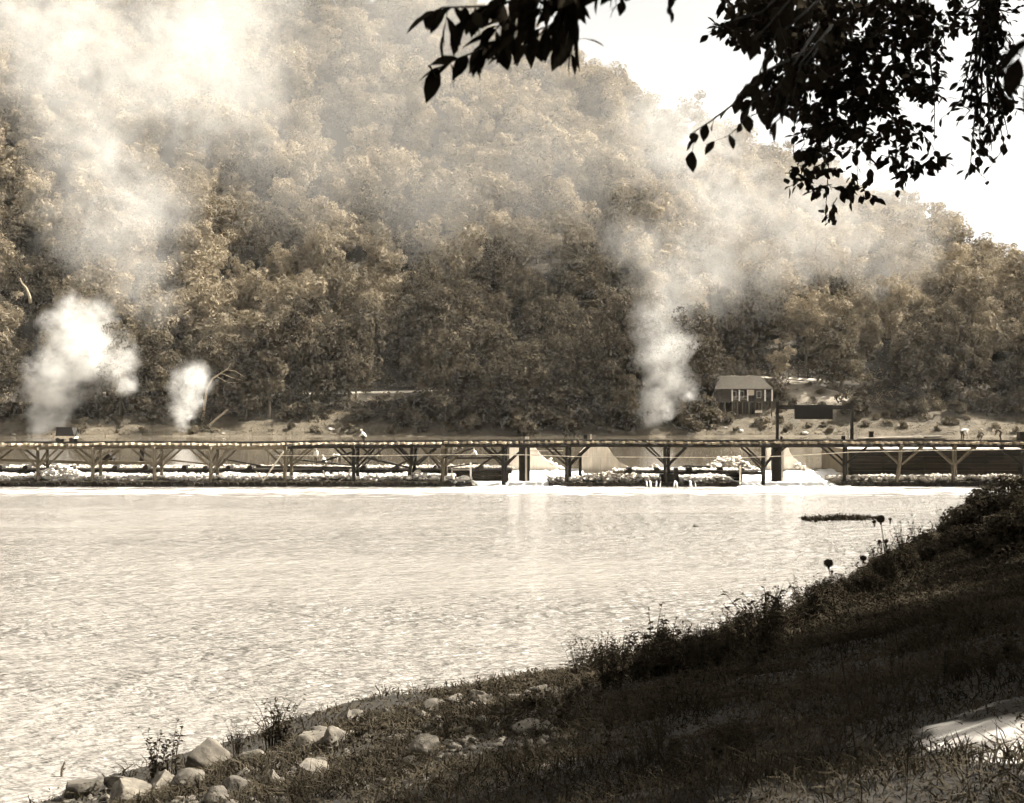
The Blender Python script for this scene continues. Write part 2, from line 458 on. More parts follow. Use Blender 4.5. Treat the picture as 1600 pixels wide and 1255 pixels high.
# ------------------------------------------------------------------ water
GAPS = [((842 - 800) / F * 145, 141.0), ((1240 - 800) / F * 142, 141.0)]
def water_mat(name, body, scale, dist, foam, rough):
    m, n, l, p = new_mat(name)
    geo = n.new('ShaderNodeNewGeometry')
    def math_n(op, a, b=None, clamp=False):
        q = n.new('ShaderNodeMath'); q.operation = op; q.use_clamp = clamp
        for i, v in enumerate((a, b)):
            if v is None: continue
            if isinstance(v, (int, float)): q.inputs[i].default_value = v
            else: l.new(v, q.inputs[i])
        return q.outputs[0]
    def noise_n(sc, det, stretch=(1, 1, 1), rgh=0.55, dis=0.0):
        mp = n.new('ShaderNodeMapping'); mp.inputs['Scale'].default_value = stretch
        l.new(geo.outputs['Position'], mp.inputs['Vector'])
        q = n.new('ShaderNodeTexNoise'); q.inputs['Scale'].default_value = sc; q.inputs['Detail'].default_value = det
        q.inputs['Roughness'].default_value = rgh; q.inputs['Distortion'].default_value = dis
        l.new(mp.outputs['Vector'], q.inputs['Vector'])
        return q.outputs['Fac']
    h = math_n('ADD', noise_n(scale, 3, (0.5, 1.15, 1), 0.6, 0.15), math_n('MULTIPLY', noise_n(scale * 0.25, 2, (0.5, 1.2, 1)), 1.1))
    if foam:      # calm and ruffled patches
        pt = n.new('ShaderNodeMapRange'); pt.inputs['From Min'].default_value = 0.35; pt.inputs['From Max'].default_value = 0.65
        pt.inputs['To Min'].default_value = 0.45; pt.inputs['To Max'].default_value = 1.25
        l.new(noise_n(0.06, 4, (0.35, 1.4, 1), 0.6, 0.8), pt.inputs['Value'])
        h = math_n('MULTIPLY', h, pt.outputs['Result'])
    b = n.new('ShaderNodeBump'); b.inputs['Strength'].default_value = 1.0; b.inputs['Distance'].default_value = dist
    l.new(h, b.inputs['Height']); l.new(b.outputs['Normal'], p.inputs['Normal'])
    p.inputs['Roughness'].default_value = rough
    p.inputs['IOR'].default_value = 1.33
    p.inputs['Specular IOR Level'].default_value = 0.6
    if foam:
        tot = None
        for gx, gy in GAPS:
            v = n.new('ShaderNodeVectorMath'); v.operation = 'SUBTRACT'; v.inputs[1].default_value = (gx, gy, 0)
            l.new(geo.outputs['Position'], v.inputs[0])
            sc = n.new('ShaderNodeVectorMath'); sc.operation = 'MULTIPLY'; sc.inputs[1].default_value = (1 / 26.0, 1 / 13.0, 0)
            l.new(v.outputs[0], sc.inputs[0])
            ln = n.new('ShaderNodeVectorMath'); ln.operation = 'LENGTH'
            l.new(sc.outputs[0], ln.inputs[0])
            g = math_n('SUBTRACT', 1.15, ln.outputs['Value'], True)
            tot = g if tot is None else math_n('MAXIMUM', tot, g)
        # a weak streaky band of foam all along the dam
        sep = n.new('ShaderNodeSeparateXYZ'); l.new(geo.outputs['Position'], sep.inputs[0])
        band = math_n('MULTIPLY', math_n('SUBTRACT', 1.0, math_n('MULTIPLY', math_n('ABSOLUTE', math_n('SUBTRACT', sep.outputs['Y'], 130.0)), 1 / 24.0), True), 0.60)
        tot = math_n('MAXIMUM', tot, band)
        fz = noise_n(0.55, 8, (0.5, 1.3, 1), 0.7, 0.8)
        fm = n.new('ShaderNodeMapRange'); fm.interpolation_type = 'SMOOTHSTEP'
        fm.inputs['From Min'].default_value = 0.62; fm.inputs['From Max'].default_value = 0.85
        l.new(math_n('ADD', math_n('MULTIPLY', tot, 0.62), math_n('MULTIPLY', fz, 0.70)), fm.inputs['Value'])
        mix = n.new('ShaderNodeMix'); mix.data_type = 'RGBA'
        mix.inputs['A'].default_value = tone(body, 0.45); mix.inputs['B'].default_value = tone(0.75, 0.3)
        l.new(fm.outputs['Result'], mix.inputs['Factor']); l.new(mix.outputs['Result'], p.inputs['Base Color'])
        rr = n.new('ShaderNodeMapRange'); rr.inputs['To Min'].default_value = rough; rr.inputs['To Max'].default_value = 0.8
        l.new(fm.outputs['Result'], rr.inputs['Value']); l.new(rr.outputs['Result'], p.inputs['Roughness'])
    else:
        p.inputs['Base Color'].default_value = tone(body, 0.9)
    return m
M['river'] = water_mat('river', 0.20, 2.2, 0.80, True, 0.18)
M['pond'] = water_mat('pond', 0.10, 0.9, 0.012, False, 0.05)
M['foam'] = surf('foam', 0.62, 0.82, 1.4, 0.8, 0.25, warm=0.25, bscale=2.0, stretch=(0.6, 1, 1))
def sheet(name, x0, x1, y0, y1, z, mat):
    return link(name, np_mesh(name, np.array([(x0, y0, z), (x1, y0, z), (x1, y1, z), (x0, y1, z)]), np.array([(0, 1, 2, 3)]), mat))
tag(sheet('river', -300, 300, -120, 150.2, 0.0, M['river']), kind='structure')
tag(sheet('pond', -300, 300, 150.2, 345, POND_Z, M['pond']), kind='structure')

# ------------------------------------------------------------------ foliage builders
def leaf_quads(C, N, S, g, aspect=0.62):
    """diamond leaf-clump faces at centres C with normals N and lengths S"""
    n = len(C)
    N = N / np.linalg.norm(N, axis=1, keepdims=True)
    T = g.normal(size=(n, 3)); T -= N * np.sum(T * N, 1, keepdims=True)
    T /= np.linalg.norm(T, axis=1, keepdims=True)
    B = np.cross(N, T)
    a = (S * 0.5)[:, None]; b = a * aspect
    sk = (g.uniform(-0.25, 0.25, n) * S)[:, None]
    V = np.stack([C + T * a, C + B * b + T * sk, C - T * a, C - B * b - T * sk * 0.4], 1).reshape(-1, 3)
    Fc = np.arange(4 * n).reshape(n, 4)
    return V, Fc

def crown_mesh(name, seed, Rx, zc, Rz, nl, per, leaf, mat, flat=0.0, lobe=(0.18, 0.40)):
    g = np.random.default_rng(seed)
    Cs, Ns = [], []
    for i in range(nl):
        d = g.normal(size=3); d[2] = d[2] + 0.15; d /= np.linalg.norm(d)
        k = g.uniform(0.25, 1.0)
        c = np.array([d[0] * Rx * k, d[1] * Rx * k, zc + d[2] * Rz * k])
        r = Rx * g.uniform(*lobe)
        m = int(per * (r / (Rx * 0.36)) ** 2)
        q = g.normal(size=(m, 3)); q /= np.linalg.norm(q, axis=1, keepdims=True)
        # clumps on the lobe
        kc = g.normal(size=(14, 3)); kc /= np.linalg.norm(kc, axis=1, keepdims=True)
        near = np.max(q @ kc.T, axis=1)
        sel = (near > 0.80) | (g.random(m) < 0.30)
        q, near = q[sel], near[sel]; m = len(q)
        rad = r * (0.55 + 0.62 * near ** 2 * g.uniform(0.6, 1.1, m))
        q2 = q * np.array([1, 1, 0.75 - flat])
        Cs.append(c + q2 * rad[:, None]); Ns.append(q + np.array([0, 0, 0.5]) + g.normal(size=(m, 3)) * 0.5)
    C = np.concatenate(Cs); N = np.concatenate(Ns)
    S = leaf * (0.6 + 1.0 * g.random(len(C)) ** 2) * 1.12
    V, Fc = leaf_quads(C, N, S, g)
    return np_mesh(name, V, Fc, mat)

def trunk_mesh(name, seed, Ht, r0, spread, nlimb, mat, z0=0.3, lean=0.03):
    g = random.Random(seed)
    mb = MB()
    path = [(0, 0, -0.8)]; x = y = 0
    for i in range(1, 6):
        x += g.uniform(-lean, lean) * Ht; y += g.uniform(-lean, lean) * Ht
        path.append((x, y, Ht * i / 5))
    mb.tube(path, [r0 * 1.25] + [r0 * (1 - 0.16 * i) for i in range(1, 6)], 7)
    for j in range(nlimb):
        t = g.uniform(z0, 0.85); k = t * 5; i0 = min(int(k), 4)
        p = Vector(path[i0]).lerp(Vector(path[i0 + 1]), k - i0)
        a = g.uniform(0, 6.28); L = spread * g.uniform(0.6, 1.0)
        d = Vector((math.cos(a), math.sin(a), g.uniform(0.25, 0.9)))
        pts = [p, p + d * L * 0.35 + Vector((0, 0, 0.2)), p + d * L * 0.7 + Vector((g.uniform(-.3, .3), g.uniform(-.3, .3), 0.1)), p + d * L]
        rr = r0 * (1 - 0.75 * t) * 0.55
        mb.tube(pts, [rr, rr * .75, rr * .5, rr * .2], 5, cap=False)
    return mb.mesh(name, mat, True)

KINDS = []          # (crown mesh, trunk mesh, nominal height)
for s, (Rx, zc, Rz, nl, per, lf, mt) in enumerate([
        (5.6, 9.0, 7.5, 34, 300, 0.46, 'leaf_far'), (6.2, 9.5, 7.0, 38, 290, 0.45, 'leaf_far'),
        (4.6, 10.0, 8.5, 32, 300, 0.44, 'leaf_pale'), (5.2, 8.2, 7.0, 32, 310, 0.46, 'leaf_far'),
        (6.6, 8.6, 6.6, 38, 290, 0.48, 'leaf_pale'), (4.2, 10.5, 9.0, 32, 290, 0.43, 'leaf_far'),
        (5.8, 8.4, 7.6, 36, 300, 0.44, 'leaf_shore'), (5.0, 7.6, 7.2, 32, 310, 0.43, 'leaf_shore')]):
    cm = crown_mesh('crown', 40 + s, Rx, zc, Rz, nl, per, lf, M[mt])
    tm = trunk_mesh('trunk', 60 + s, zc + Rz * 0.45, 0.32, Rx * 0.8, 7, M['bark'])
    KINDS.append((cm, tm))
FOREST_KINDS = (0, 1, 2, 3, 4, 5, 0, 3, 6)
SHORE_KINDS = (6, 7, 6, 7)

def place_tree(name, kind, x, y, z, s, rz, label, group, sz=1.0):
    o = empty(name, (x, y, z), rz)
    o.scale = (s, s, s * sz)
    tag(o, label, 'tree', group)
    link('trunk', KINDS[kind][1], o)
    link('crown', KINDS[kind][0], o)
    return o

# where trees may not stand (openings of the valley side seen in the photograph)
def open_ground(x, y):
    px = 800 + x / y * F
    if y < 334 and px > 1085: return True                       # meadow and house on the right
    if y < 331 and px < 600: return True                        # rubble slope on the left shore
    if y < 328 and not (600 < px < 985): return True
    if y < 321: return True
    if 580 < px < 668 and y < ROAD_Y - 1: return True           # the road glimpsed through the trees
    if ROAD_Y - 3.5 < y < ROAD_Y + 5: return True
    if 1090 < px < 1300 and y < 357.5: return True                # house, road, cut bank
    if 1300 <= px < 1560 and y < 336: return True
    return False

spots = []
y = 322.0
while y < 640:
    sp = 10.2 + (y - 328) * 0.005
    half = y * 0.47 + 14
    x = -half + R.uniform(0, sp)
    while x < half:
        xx, yy = x + R.uniform(-.42, .42) * sp, y + R.uniform(-.42, .42) * sp
        if yy < crest_y(xx) + 10 and not open_ground(xx, yy):
            spots.append((yy, xx))
        x += sp
    y += sp * (0.92 if y > 372 else 0.8)
spots.sort()
N_SINGLE = 285
def zone_label(px, yy):
    if yy < 352 and px < 620: return ('leafy tree at the forest edge beside the white smoke', 'forest edge trees by the smoke')
    if yy < 352 and px < 1090: return ('dark leafy tree at the water between the smoke columns', 'dark shore trees')
    if px < 620: return ('leafy tree on the lower hillside behind the left smoke', 'lower hillside trees on the left')
    if px < 1090: return ('leafy tree on the lower hillside above the shore trees', 'lower hillside trees in the middle')
    return ('leafy tree in the wood behind the stilt house', 'trees behind the stilt house')
rest = []
for i, (yy, xx) in enumerate(spots):
    kind = R.choice(SHORE_KINDS if yy < 356 or (yy < 385 and 600 < 800 + xx / yy * F < 1010) else FOREST_KINDS)
    s = R.choice((R.uniform(0.75, 1.1), R.uniform(1.0, 1.5), R.uniform(1.3, 1.75))) * (1.08 if yy < 356 else 1.0)
    rz = R.uniform(0, 6.28)
    z = float(hill_z(xx, yy))
    if i < N_SINGLE:
        px = 800 + xx / yy * F
        lb, gp = zone_label(px, yy)
        look = ('round topped', 'broad crowned', 'narrow pale', 'round dense', 'broad pale', 'tall narrow', 'dark broad', 'dark low crowned')[kind]
        look = ('small ' if s < 1.12 else 'very large ' if s > 1.45 else 'full grown ') + look
        lb = look + ' ' + lb.replace('dark leafy ', '').replace('leafy ', ''); gp = look + ' ' + gp
        place_tree('forest_tree', kind, xx, yy, z - 0.3, s, rz, lb, gp, R.uniform(0.85, 1.3))
    else:
        rest.append((xx, yy, z - 0.5, kind, s, rz))

# the rest of the wood: one mass
protos = bpy.data.collections.new('forest_sources')
for k, (cm, tm) in enumerate(KINDS):
    bm = bmesh.new(); bm.from_mesh(cm)
    me = bpy.data.meshes.new('forest_source')
    bm.to_mesh(me); bm.free()
    me.materials.append(cm.materials[0])
    ob = bpy.data.objects.new('source_%d' % k, me)
    protos.objects.link(ob)
pts = np.array([(r[0], r[1], r[2]) for r in rest])
me = bpy.data.meshes.new('forest')
me.from_pydata([tuple(p) for p in pts], [], [])
for nm, tp, vals in (('idx', 'INT', [r[3] for r in rest]), ('scl', 'FLOAT', [r[4] for r in rest]), ('rot', 'FLOAT', [r[5] for r in rest])):
    at_ = me.attributes.new(nm, tp, 'POINT'); at_.data.foreach_set('value', vals)
forest = link('forest', me)
tag(forest, 'dense leafy forest covering the steep upper hillside', 'forest', kind='stuff')
ng = bpy.data.node_groups.new('forest_nodes', 'GeometryNodeTree')
ng.interface.new_socket('Geometry', in_out='INPUT', socket_type='NodeSocketGeometry')
ng.interface.new_socket('Geometry', in_out='OUTPUT', socket_type='NodeSocketGeometry')
gi = ng.nodes.new('NodeGroupInput'); go = ng.nodes.new('NodeGroupOutput')
iop = ng.nodes.new('GeometryNodeInstanceOnPoints'); ci = ng.nodes.new('GeometryNodeCollectionInfo')
ci.inputs['Collection'].default_value = protos; ci.inputs['Separate Children'].default_value = True; ci.inputs['Reset Children'].default_value = True
iop.inputs['Pick Instance'].default_value = True
def attr_node(nm, tp):
    q = ng.nodes.new('GeometryNodeInputNamedAttribute'); q.data_type = tp; q.inputs['Name'].default_value = nm
    return q.outputs['Attribute']
cxyz = ng.nodes.new('ShaderNodeCombineXYZ')
ng.links.new(attr_node('rot', 'FLOAT'), cxyz.inputs['Z'])
ng.links.new(gi.outputs[0], iop.inputs['Points']); ng.links.new(ci.outputs[0], iop.inputs['Instance'])
ng.links.new(attr_node('idx', 'INT'), iop.inputs['Instance Index'])
ng.links.new(cxyz.outputs[0], iop.inputs['Rotation'])
ng.links.new(attr_node('scl', 'FLOAT'), iop.inputs['Scale'])
ng.links.new(iop.outputs[0], go.inputs[0])
forest.modifiers.new('forest', 'NODES').node_group = ng

# ------------------------------------------------------------------ bushes of the far shore
BUSH = [crown_mesh('foliage', 90 + s, r, r * 0.55, r * 0.7, 9, 90, 0.34, M['bush_leaf'], lobe=(0.35, 0.55)) for s, r in enumerate((1.3, 1.7, 1.5))]
BUSH_DARK = [crown_mesh('foliage', 95 + s, r, r * 0.6, r * 0.8, 10, 90, 0.36, M['leaf_shore'], lobe=(0.35, 0.55)) for s, r in enumerate((1.7, 2.1))]
BSTEM = trunk_mesh('stem', 99, 1.0, 0.05, 0.7, 5, M['bark'], lean=0.02)
def place_bush(x, y, s, dark, label, group):
    o = empty('bush', (x, y, float(hill_z(x, y)) - 0.1), R.uniform(0, 6.28))
    o.scale = (s, s, s * R.uniform(0.7, 1.1))
    tag(o, label, 'bush', group)
    link('stem', BSTEM, o); link('foliage', R.choice(BUSH_DARK if dark else BUSH), o)
for i in range(46):
    px = R.uniform(-10, 1090) if i < 34 else R.uniform(1300, 1620); yy = (R.uniform(329, 333) if px < 600 or px > 1090 else R.uniform(320, 326))
    place_bush(xat(px, yy), yy, R.uniform(1.5, 2.4), True, 'man-high dark thicket bush at the foot of the forest ' + ('left of the road gap' if px < 600 else 'by the water in the middle' if px < 1090 else 'past the cut bank'), 'dark thicket at the forest foot ' + ('beside the smoke' if px < 600 else 'by the water' if px < 1090 else 'past the cut bank'))
for i in range(150):
    px = R.uniform(-20, 1620); yy = SHORE_Y + 1.5 + R.random() ** 1.3 * 15
    if 1125 < px < 1215 and yy > 324: continue
    x = xat(px, yy)
    if px < 620: place_bush(x, yy, R.uniform(0.45, 0.95), R.random() < 0.15, 'low scrubby bush on the far bank left of the dark shore trees', 'scrub on the left far bank')
    elif px < 1090: place_bush(x, yy, R.uniform(0.5, 1.1), R.random() < 0.4, 'low bush at the water side under the dark shore trees', 'bushes under the shore trees')
    else: place_bush(x, yy, R.uniform(0.5, 1.0), R.random() < 0.2, 'low bush on the meadow below and beside the stilt house', 'bushes on the meadow')
for px, yy, s in ((592, 332, 1.6), (610, 336, 1.9), (630, 333, 2.0), (648, 337, 2.0), (664, 331, 2.2), (680, 328, 2.2), (618, 329, 1.7), (642, 327, 1.8), (600, 341, 1.4), (628, 342, 1.5), (655, 342, 1.4)):
    place_bush(xat(px, yy), yy, s, True, 'dark bush on the slope below the pale glimpse of road', 'bushes below the road glimpse')
for px, yy, s in ((1150, 320.5, .8), (1122, 324, 1.5), (1132, 326, 1.2), (1200, 325, .9), (1186, 323, .7)):
    place_bush(xat(px, yy), yy, s, px < 1140, 'bush screening the stilts of the house', 'bushes before the stilts')
for px, yy, s in ((1075, 322, 2.0), (1095, 325, 2.2), (1055, 326, 1.8), (1105, 330, 1.9), (1085, 332, 2.3)):
    place_bush(xat(px, yy), yy, s, True, 'tall dark bush between the middle smoke column and the stilt house', 'dark bushes beside the house')
for i in range(60):
    px = R.uniform(1085, 1640); yy = R.uniform(336, 380)
    if ROAD_Y - 3 < yy < ROAD_Y + 4 and px < 1285: continue
    if px < 1215 and yy < 345 or (px < 1345 and yy < 351): continue
    dk = R.random() < .45
    place_bush(xat(px, yy), yy, R.uniform(1.0, 2.3), dk, ('dark' if dk else 'pale leaved') + ' undergrowth bush beneath the trees ' + ('right above the road' if px < 1290 else 'past the end of the road'), ('dark' if dk else 'pale leaved') + (' bushes above the road' if px < 1290 else ' bushes past the road'))
# understorey of the wood
g = np.random.default_rng(6)
n = 90000
ys_ = 334 + 130 * g.random(n) ** 1.6; xs_ = (g.random(n) - 0.5) * 0.92 * ys_
ok_ = ~((ys_ > ROAD_Y - 2.6) & (ys_ < ROAD_Y + 3.8) & (xs_ > -62) & (xs_ < 90)) & ~((xs_ > 52) & (xs_ < 92) & (ys_ < ROAD_Y)) & ~((xs_ > -42) & (xs_ < -22) & (ys_ < ROAD_Y) & (ys_ > 343))
xs_, ys_ = xs_[ok_], ys_[ok_]; n = len(xs_)
clump = np.clip(vnoise(xs_, ys_, 4.5, 9.0) * 1.6 + .45, .05, 1)
C = np.stack([xs_, ys_, hill_z(xs_, ys_) + .1 + g.random(n) * 2.6 * clump], 1)
V, Fc = leaf_quads(C, g.normal(size=(n, 3)) * .55 + np.array([.25, -.2, .8]), g.uniform(.3, .75, n), g)
tag(link('undergrowth', np_mesh('undergrowth', V, Fc, M['leaf_far'])), 'leafy undergrowth covering the forest floor of the hillside', 'undergrowth', kind='stuff')
# brush cover of the far bank
g = np.random.default_rng(5)
n = 75000
ys_ = SHORE_Y + 0.5 + 34 * g.random(n) ** 1.2; xs_ = (g.random(n) * 1.0 - 0.5) * 0.9 * ys_
zz = hill_z(xs_, ys_)
C = np.stack([xs_, ys_, zz + g.uniform(0.0, 0.5, n) * (0.25 + 1.5 * np.clip(vnoise(xs_, ys_, 2.2, 4.0) + .15, 0, 1))], 1)
V, Fc = leaf_quads(C, g.normal(size=(n, 3)) * 0.4 + np.array([0.3, -0.2, 0.9]), g.uniform(0.2, 0.45, n), g)
tag(link('shore_brush', np_mesh('shore_brush', V, Fc, M['bush_leaf'])), 'low tangled brush covering the far shore', 'brush', kind='stuff')

# ------------------------------------------------------------------ rocks
def rock_mesh(name, seed, sub, mat, rough=0.25, cuts=7, smooth=False, squash=(1, 1, 0.75)):
    g = random.Random(seed)
    bm = bmesh.new()
    bmesh.ops.create_icosphere(bm, subdivisions=sub, radius=1.0)
    planes = []
    for _ in range(cuts):
        d = Vector((g.gauss(0, 1), g.gauss(0, 1), g.gauss(0, 1))).normalized()
        planes.append((d, g.uniform(0.42, 0.85)))
    off = Vector((g.uniform(0, 50), g.uniform(0, 50), 0))
    for v in bm.verts:
        c = v.co.copy()
        for d, h in planes:
            k = c.dot(d)
            if k > h: c -= d * (k - h) * 0.96
        c *= 1 + rough * 0.5 * mnoise.noise(c * 1.7 + off) + rough * 0.18 * mnoise.noise(c * 5 + off)
        v.co = Vector((c.x * squash[0], c.y * squash[1], c.z * squash[2]))
    me = bpy.data.meshes.new(name); bm.to_mesh(me); bm.free()
    me.materials.append(mat)
    if smooth: me.polygons.foreach_set('use_smooth', [True] * len(me.polygons))
    return me
STONE = [rock_mesh('stone', 200 + i, 1, M['stone'], 0.4, 6) for i in range(6)]
WHITE_STONE = [rock_mesh('stone', 220 + i, 1, M['rubble'], 0.4, 6) for i in range(6)]
_ico = rock_mesh('ico', 1, 1, M['rubble'], 0, 0)
def rubble_mesh(name, centres, sizes, mat, seed):
    """many small broken stones in one mesh"""
    g = np.random.default_rng(seed)
    bm = bmesh.new(); bmesh.ops.create_icosphere(bm, subdivisions=1, radius=1.0)
    bv = np.array([v.co[:] for v in bm.verts]); bf = np.array([[v.index for v in f.verts] for f in bm.faces]); bm.free()
    n = len(centres)
    V = bv[None] * (1 + g.uniform(-0.35, 0.25, (n, len(bv), 1)))
    V = V * (np.asarray(sizes)[:, None, None] * np.stack([g.uniform(.8, 1.4, n), g.uniform(.8, 1.3, n), g.uniform(.5, .95, n)], 1)[:, None, :])
    a = g.uniform(0, 6.28, n); ca, sa = np.cos(a), np.sin(a)
    x = V[..., 0] * ca[:, None] - V[..., 1] * sa[:, None]; y = V[..., 0] * sa[:, None] + V[..., 1] * ca[:, None]
    V = np.stack([x, y, V[..., 2]], -1) + np.asarray(centres)[:, None, :]
    Fc = bf[None] + (np.arange(n) * len(bv))[:, None, None]
    return np_mesh(name, V.reshape(-1, 3), Fc.reshape(-1, 3), mat)
def rock_pile(label, x0, x1, y0, y1, zb, hf, n, smin, smax, kinds, group=None):
    root = empty('rock_pile', ((x0 + x1) / 2, (y0 + y1) / 2, zb))
    tag(root, label, 'rock pile', group)
    for i in range(n):
        x, y = R.uniform(x0, x1), R.uniform(y0, y1)
        h = max(0.0, hf((x - x0) / (x1 - x0))) * (0.55 + 0.45 * math.sin(math.pi * (y - y0) / max(1e-6, y1 - y0)))
        s = R.uniform(smin, smax)
        z = zb + h * R.uniform(0.35, 1.0)
        link('stone', R.choice(kinds), root, (x - root.location.x, y - root.location.y, z - zb + s * 0.3), (R.uniform(-.5, .5), R.uniform(-.5, .5), R.uniform(0, 6.28)), (s * R.uniform(.8, 1.3), s, s * R.uniform(.7, 1.0)))
    return root

# ------------------------------------------------------------------ timber trestle
TY, TR = 138.3, 140.6                      # front and rear stringer lines
_dj = random.Random(8); _dq = [-200, -60, 0, 100, 190, 285, 390, 500, 600, 700, 800, 840, 960, 1110, 1250, 1360, 1450, 1540, 1600, 1750]
_dv = [float(np.interp(q, [0, 400, 800, 1200, 1600], [692.5, 691.8, 689.2, 689.6, 690.5])) + _dj.uniform(-.9, .9) for q in _dq]
def deck_top(px): return zat(float(np.interp(px, _dq, _dv)), TY)
trestle = empty('trestle_bridge', (0, TY, 0))
tag(trestle, 'long low timber trestle bridge with knee braces crossing the river', 'bridge')
def T(name, mb, mat):
    o = mb.build(name, mat, trestle, (0, -TY, 0)); return o
bents = [-112, -28, 59, 145, 241, 329, 446, 552, 644, 692, 786, 886, 1039, 1192, 1319, 1407, 1490, 1597, 1690]
tie_me = MB().box(-0.15, 0.15, -1.75, 1.75, -0.12, 0.12).mesh('tie', M['tie'])
x = xat(-120, TY); k = 0
while x < xat(1700, TY):
    px = 800 + x / TY * F
    zt = deck_top(px) - 0.17
    link('tie', tie_me, trestle, (x + R.uniform(-.14, .14), TR - TY - 1.15 + R.uniform(-.4, .4), zt + R.uniform(-.05, .06)), (0, R.uniform(-.08, .08), R.uniform(-.06, .06)), (R.uniform(.7, 1.35), 1, R.uniform(.75, 1.15)))
    x += R.uniform(0.6, 0.74)
for yo in (TY + 0.6, TR - 0.5):
    mb = MB()
    p = [(xat(q, TY), yo, deck_top(q) + 0.02) for q in range(-120, 1701, 70)]
    for a, b in zip(p[:-1], p[1:]): mb.beam(a, b, 0.13, 0.22)
    T('rail', mb, M['iron'])
for a, b in zip(bents[:-1], bents[1:]):
    for yo in (TY, TR):
        mb = MB()
        w = R.uniform(0.36, 0.46)
        mb.tube([(xat(a, TY) - 0.25, yo + R.uniform(-.04, .04), deck_top(a) - 0.29 - w / 2), (xat((a + b) / 2, TY), yo, deck_top((a + b) / 2) - 0.30 - w / 2 + R.uniform(-.03, .03)), (xat(b, TY) + 0.25, yo + R.uniform(-.04, .04), deck_top(b) - 0.29 - w / 2)], [w / 2, w / 2 * .97, w / 2 * .94], 8)
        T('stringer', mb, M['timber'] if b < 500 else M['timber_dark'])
foot = {886: 0.55, 786: -0.8, 692: 0.5, 1192: -0.8, 1039: 0.45}
for q in bents:
    zt = deck_top(q) - 0.72
    xf, xr = xat(q, TY), xat(q, TY) + R.uniform(0.05, 0.3) + 0.9 * max(0, q - 600) / 1000
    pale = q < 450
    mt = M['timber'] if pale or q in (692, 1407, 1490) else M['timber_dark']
    zb = foot.get(q, 0.5)
    for xo, yo in ((xf, TY), (xr, TR)):
        mb = MB()
        lean = R.uniform(-0.12, 0.12) if q not in (644, 1407) else -0.45
        mb.tube([(xo + lean, yo, zb - 0.3), (xo + lean * .3, yo + R.uniform(-.05, .05), (zb + zt) / 2), (xo, yo, zt)], [R.uniform(.19, .24), .19, .18], 8)
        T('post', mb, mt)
        for sgn in (-1, 1):
            reach = R.uniform(2.0, 2.6)
            zk = zt - R.uniform(1.75, 2.1)
            mb = MB()
            mb.beam((xo + sgn * 0.12, yo - 0.10, zk), (xo + sgn * reach, yo - 0.05, zt + 0.05), 0.20, 0.20)
            T('knee_brace', mb, mt)
    mb = MB(); mb.beam((xf, TY - 0.6, zt + 0.1), (xr, TR + 0.6, zt + 0.1), 0.34, 0.34); T('cap_beam', mb, mt)
    mb = MB(); mb.beam((xf, TY - 0.12, zt - 1.9), (xr, TR, zt - 0.3), 0.16, 0.2); T('cross_brace', mb, mt)
for q0, p0, q1, p1 in ((150, 712, 205, 697), (330, 742, 356, 700), (552, 740, 600, 700), (600, 738, 644, 716), (660, 700, 692, 735), (692, 716, 740, 700), (740, 735, 786, 703), (566, 700, 592, 722), (626, 700, 652, 726), (1192, 735, 1212, 702), (1170, 712, 1192, 736), (500, 722, 552, 706), (768, 700, 790, 722)):
    mb = MB(); mb.beam(at(q0, p0, TY - .12), at(q1, p1, TY + R.uniform(.2, 1.6)), .17, .17); T('diagonal_brace', mb, M['timber_dark'] if q0 > 400 else M['timber'])
# heavy gate posts at the two water gaps, foot block under the middle bent
for q, w, mt in ((817, 0.95, 'timber_dark'), (825.5, 0.35, 'timber_dark'), (1209, 0.8, 'timber_dark'), (1217, 0.35, 'timber_dark'), (906, 0.32, 'timber_dark')):
    mb = MB(); x = xat(q, TR + 2); mb.box(x - w / 2, x + w / 2, TR + 0.9, TR + 1.5, -1.0, deck_top(q) - 0.05 if q != 906 else 3.6); T('gate_post', mb, M[mt])
for q in (822, 1222):
    mb = MB(); x = xat(q, TR + 1); mb.box(x - 0.12, x + 0.12, TR + 0.7, TR + 0.85, -0.8, deck_top(q) + 0.4); T('gate_plank', mb, M['timber_pale'])
mb = MB(); x = xat(1044, TR); mb.box(x - 1.0, x + 0.95, TY + 0.4, TR + 0.3, 0.3, 1.3); T('foot_block', mb, M['timber_dark'])
mb = MB(); x = xat(1053, TR); mb.box(x - 0.25, x + 0.25, TY + 0.3, TY + 0.9, 1.3, 2.0); T('foot_block', mb, M['timber_dark'])
# curb stubs standing on the deck
for q, w, h, mt in ((917, .42, .6, 'timber_dark'), (926, .2, .65, 'timber_pale'), (1224, .22, .5, 'timber_pale'), (1229, .2, .45, 'timber_dark'), (1328, .4, .5, 'timber_dark'), (1336, .18, .5, 'timber_pale'), (826, .2, .4, 'timber_pale')):
    mb = MB(); x = xat(q, TY); z = deck_top(q); mb.box(x - w / 2, x + w / 2, TR + 0.3, TR + 0.6, z - 0.05, z + h); T('curb_stub', mb, M[mt])

# long pale pipe slung along the trestle
mb = MB()
pts = [(xat(q, TY - 0.3), TY - 0.32, zat(p, TY - 0.3)) for q, p in ((430, 712), (560, 712.5), (700, 710.5), (820, 710.8), (900, 713.5), (1010, 714.5), (1160, 715.2), (1240, 712), (1330, 706.5), (1460, 704), (1620, 702))]
mb.tube(pts, 0.045, 6)
tag(mb.build('pipe_line', M['timber_pale']), 'thin pale pipe slung along the front of the trestle posts', 'pipe')

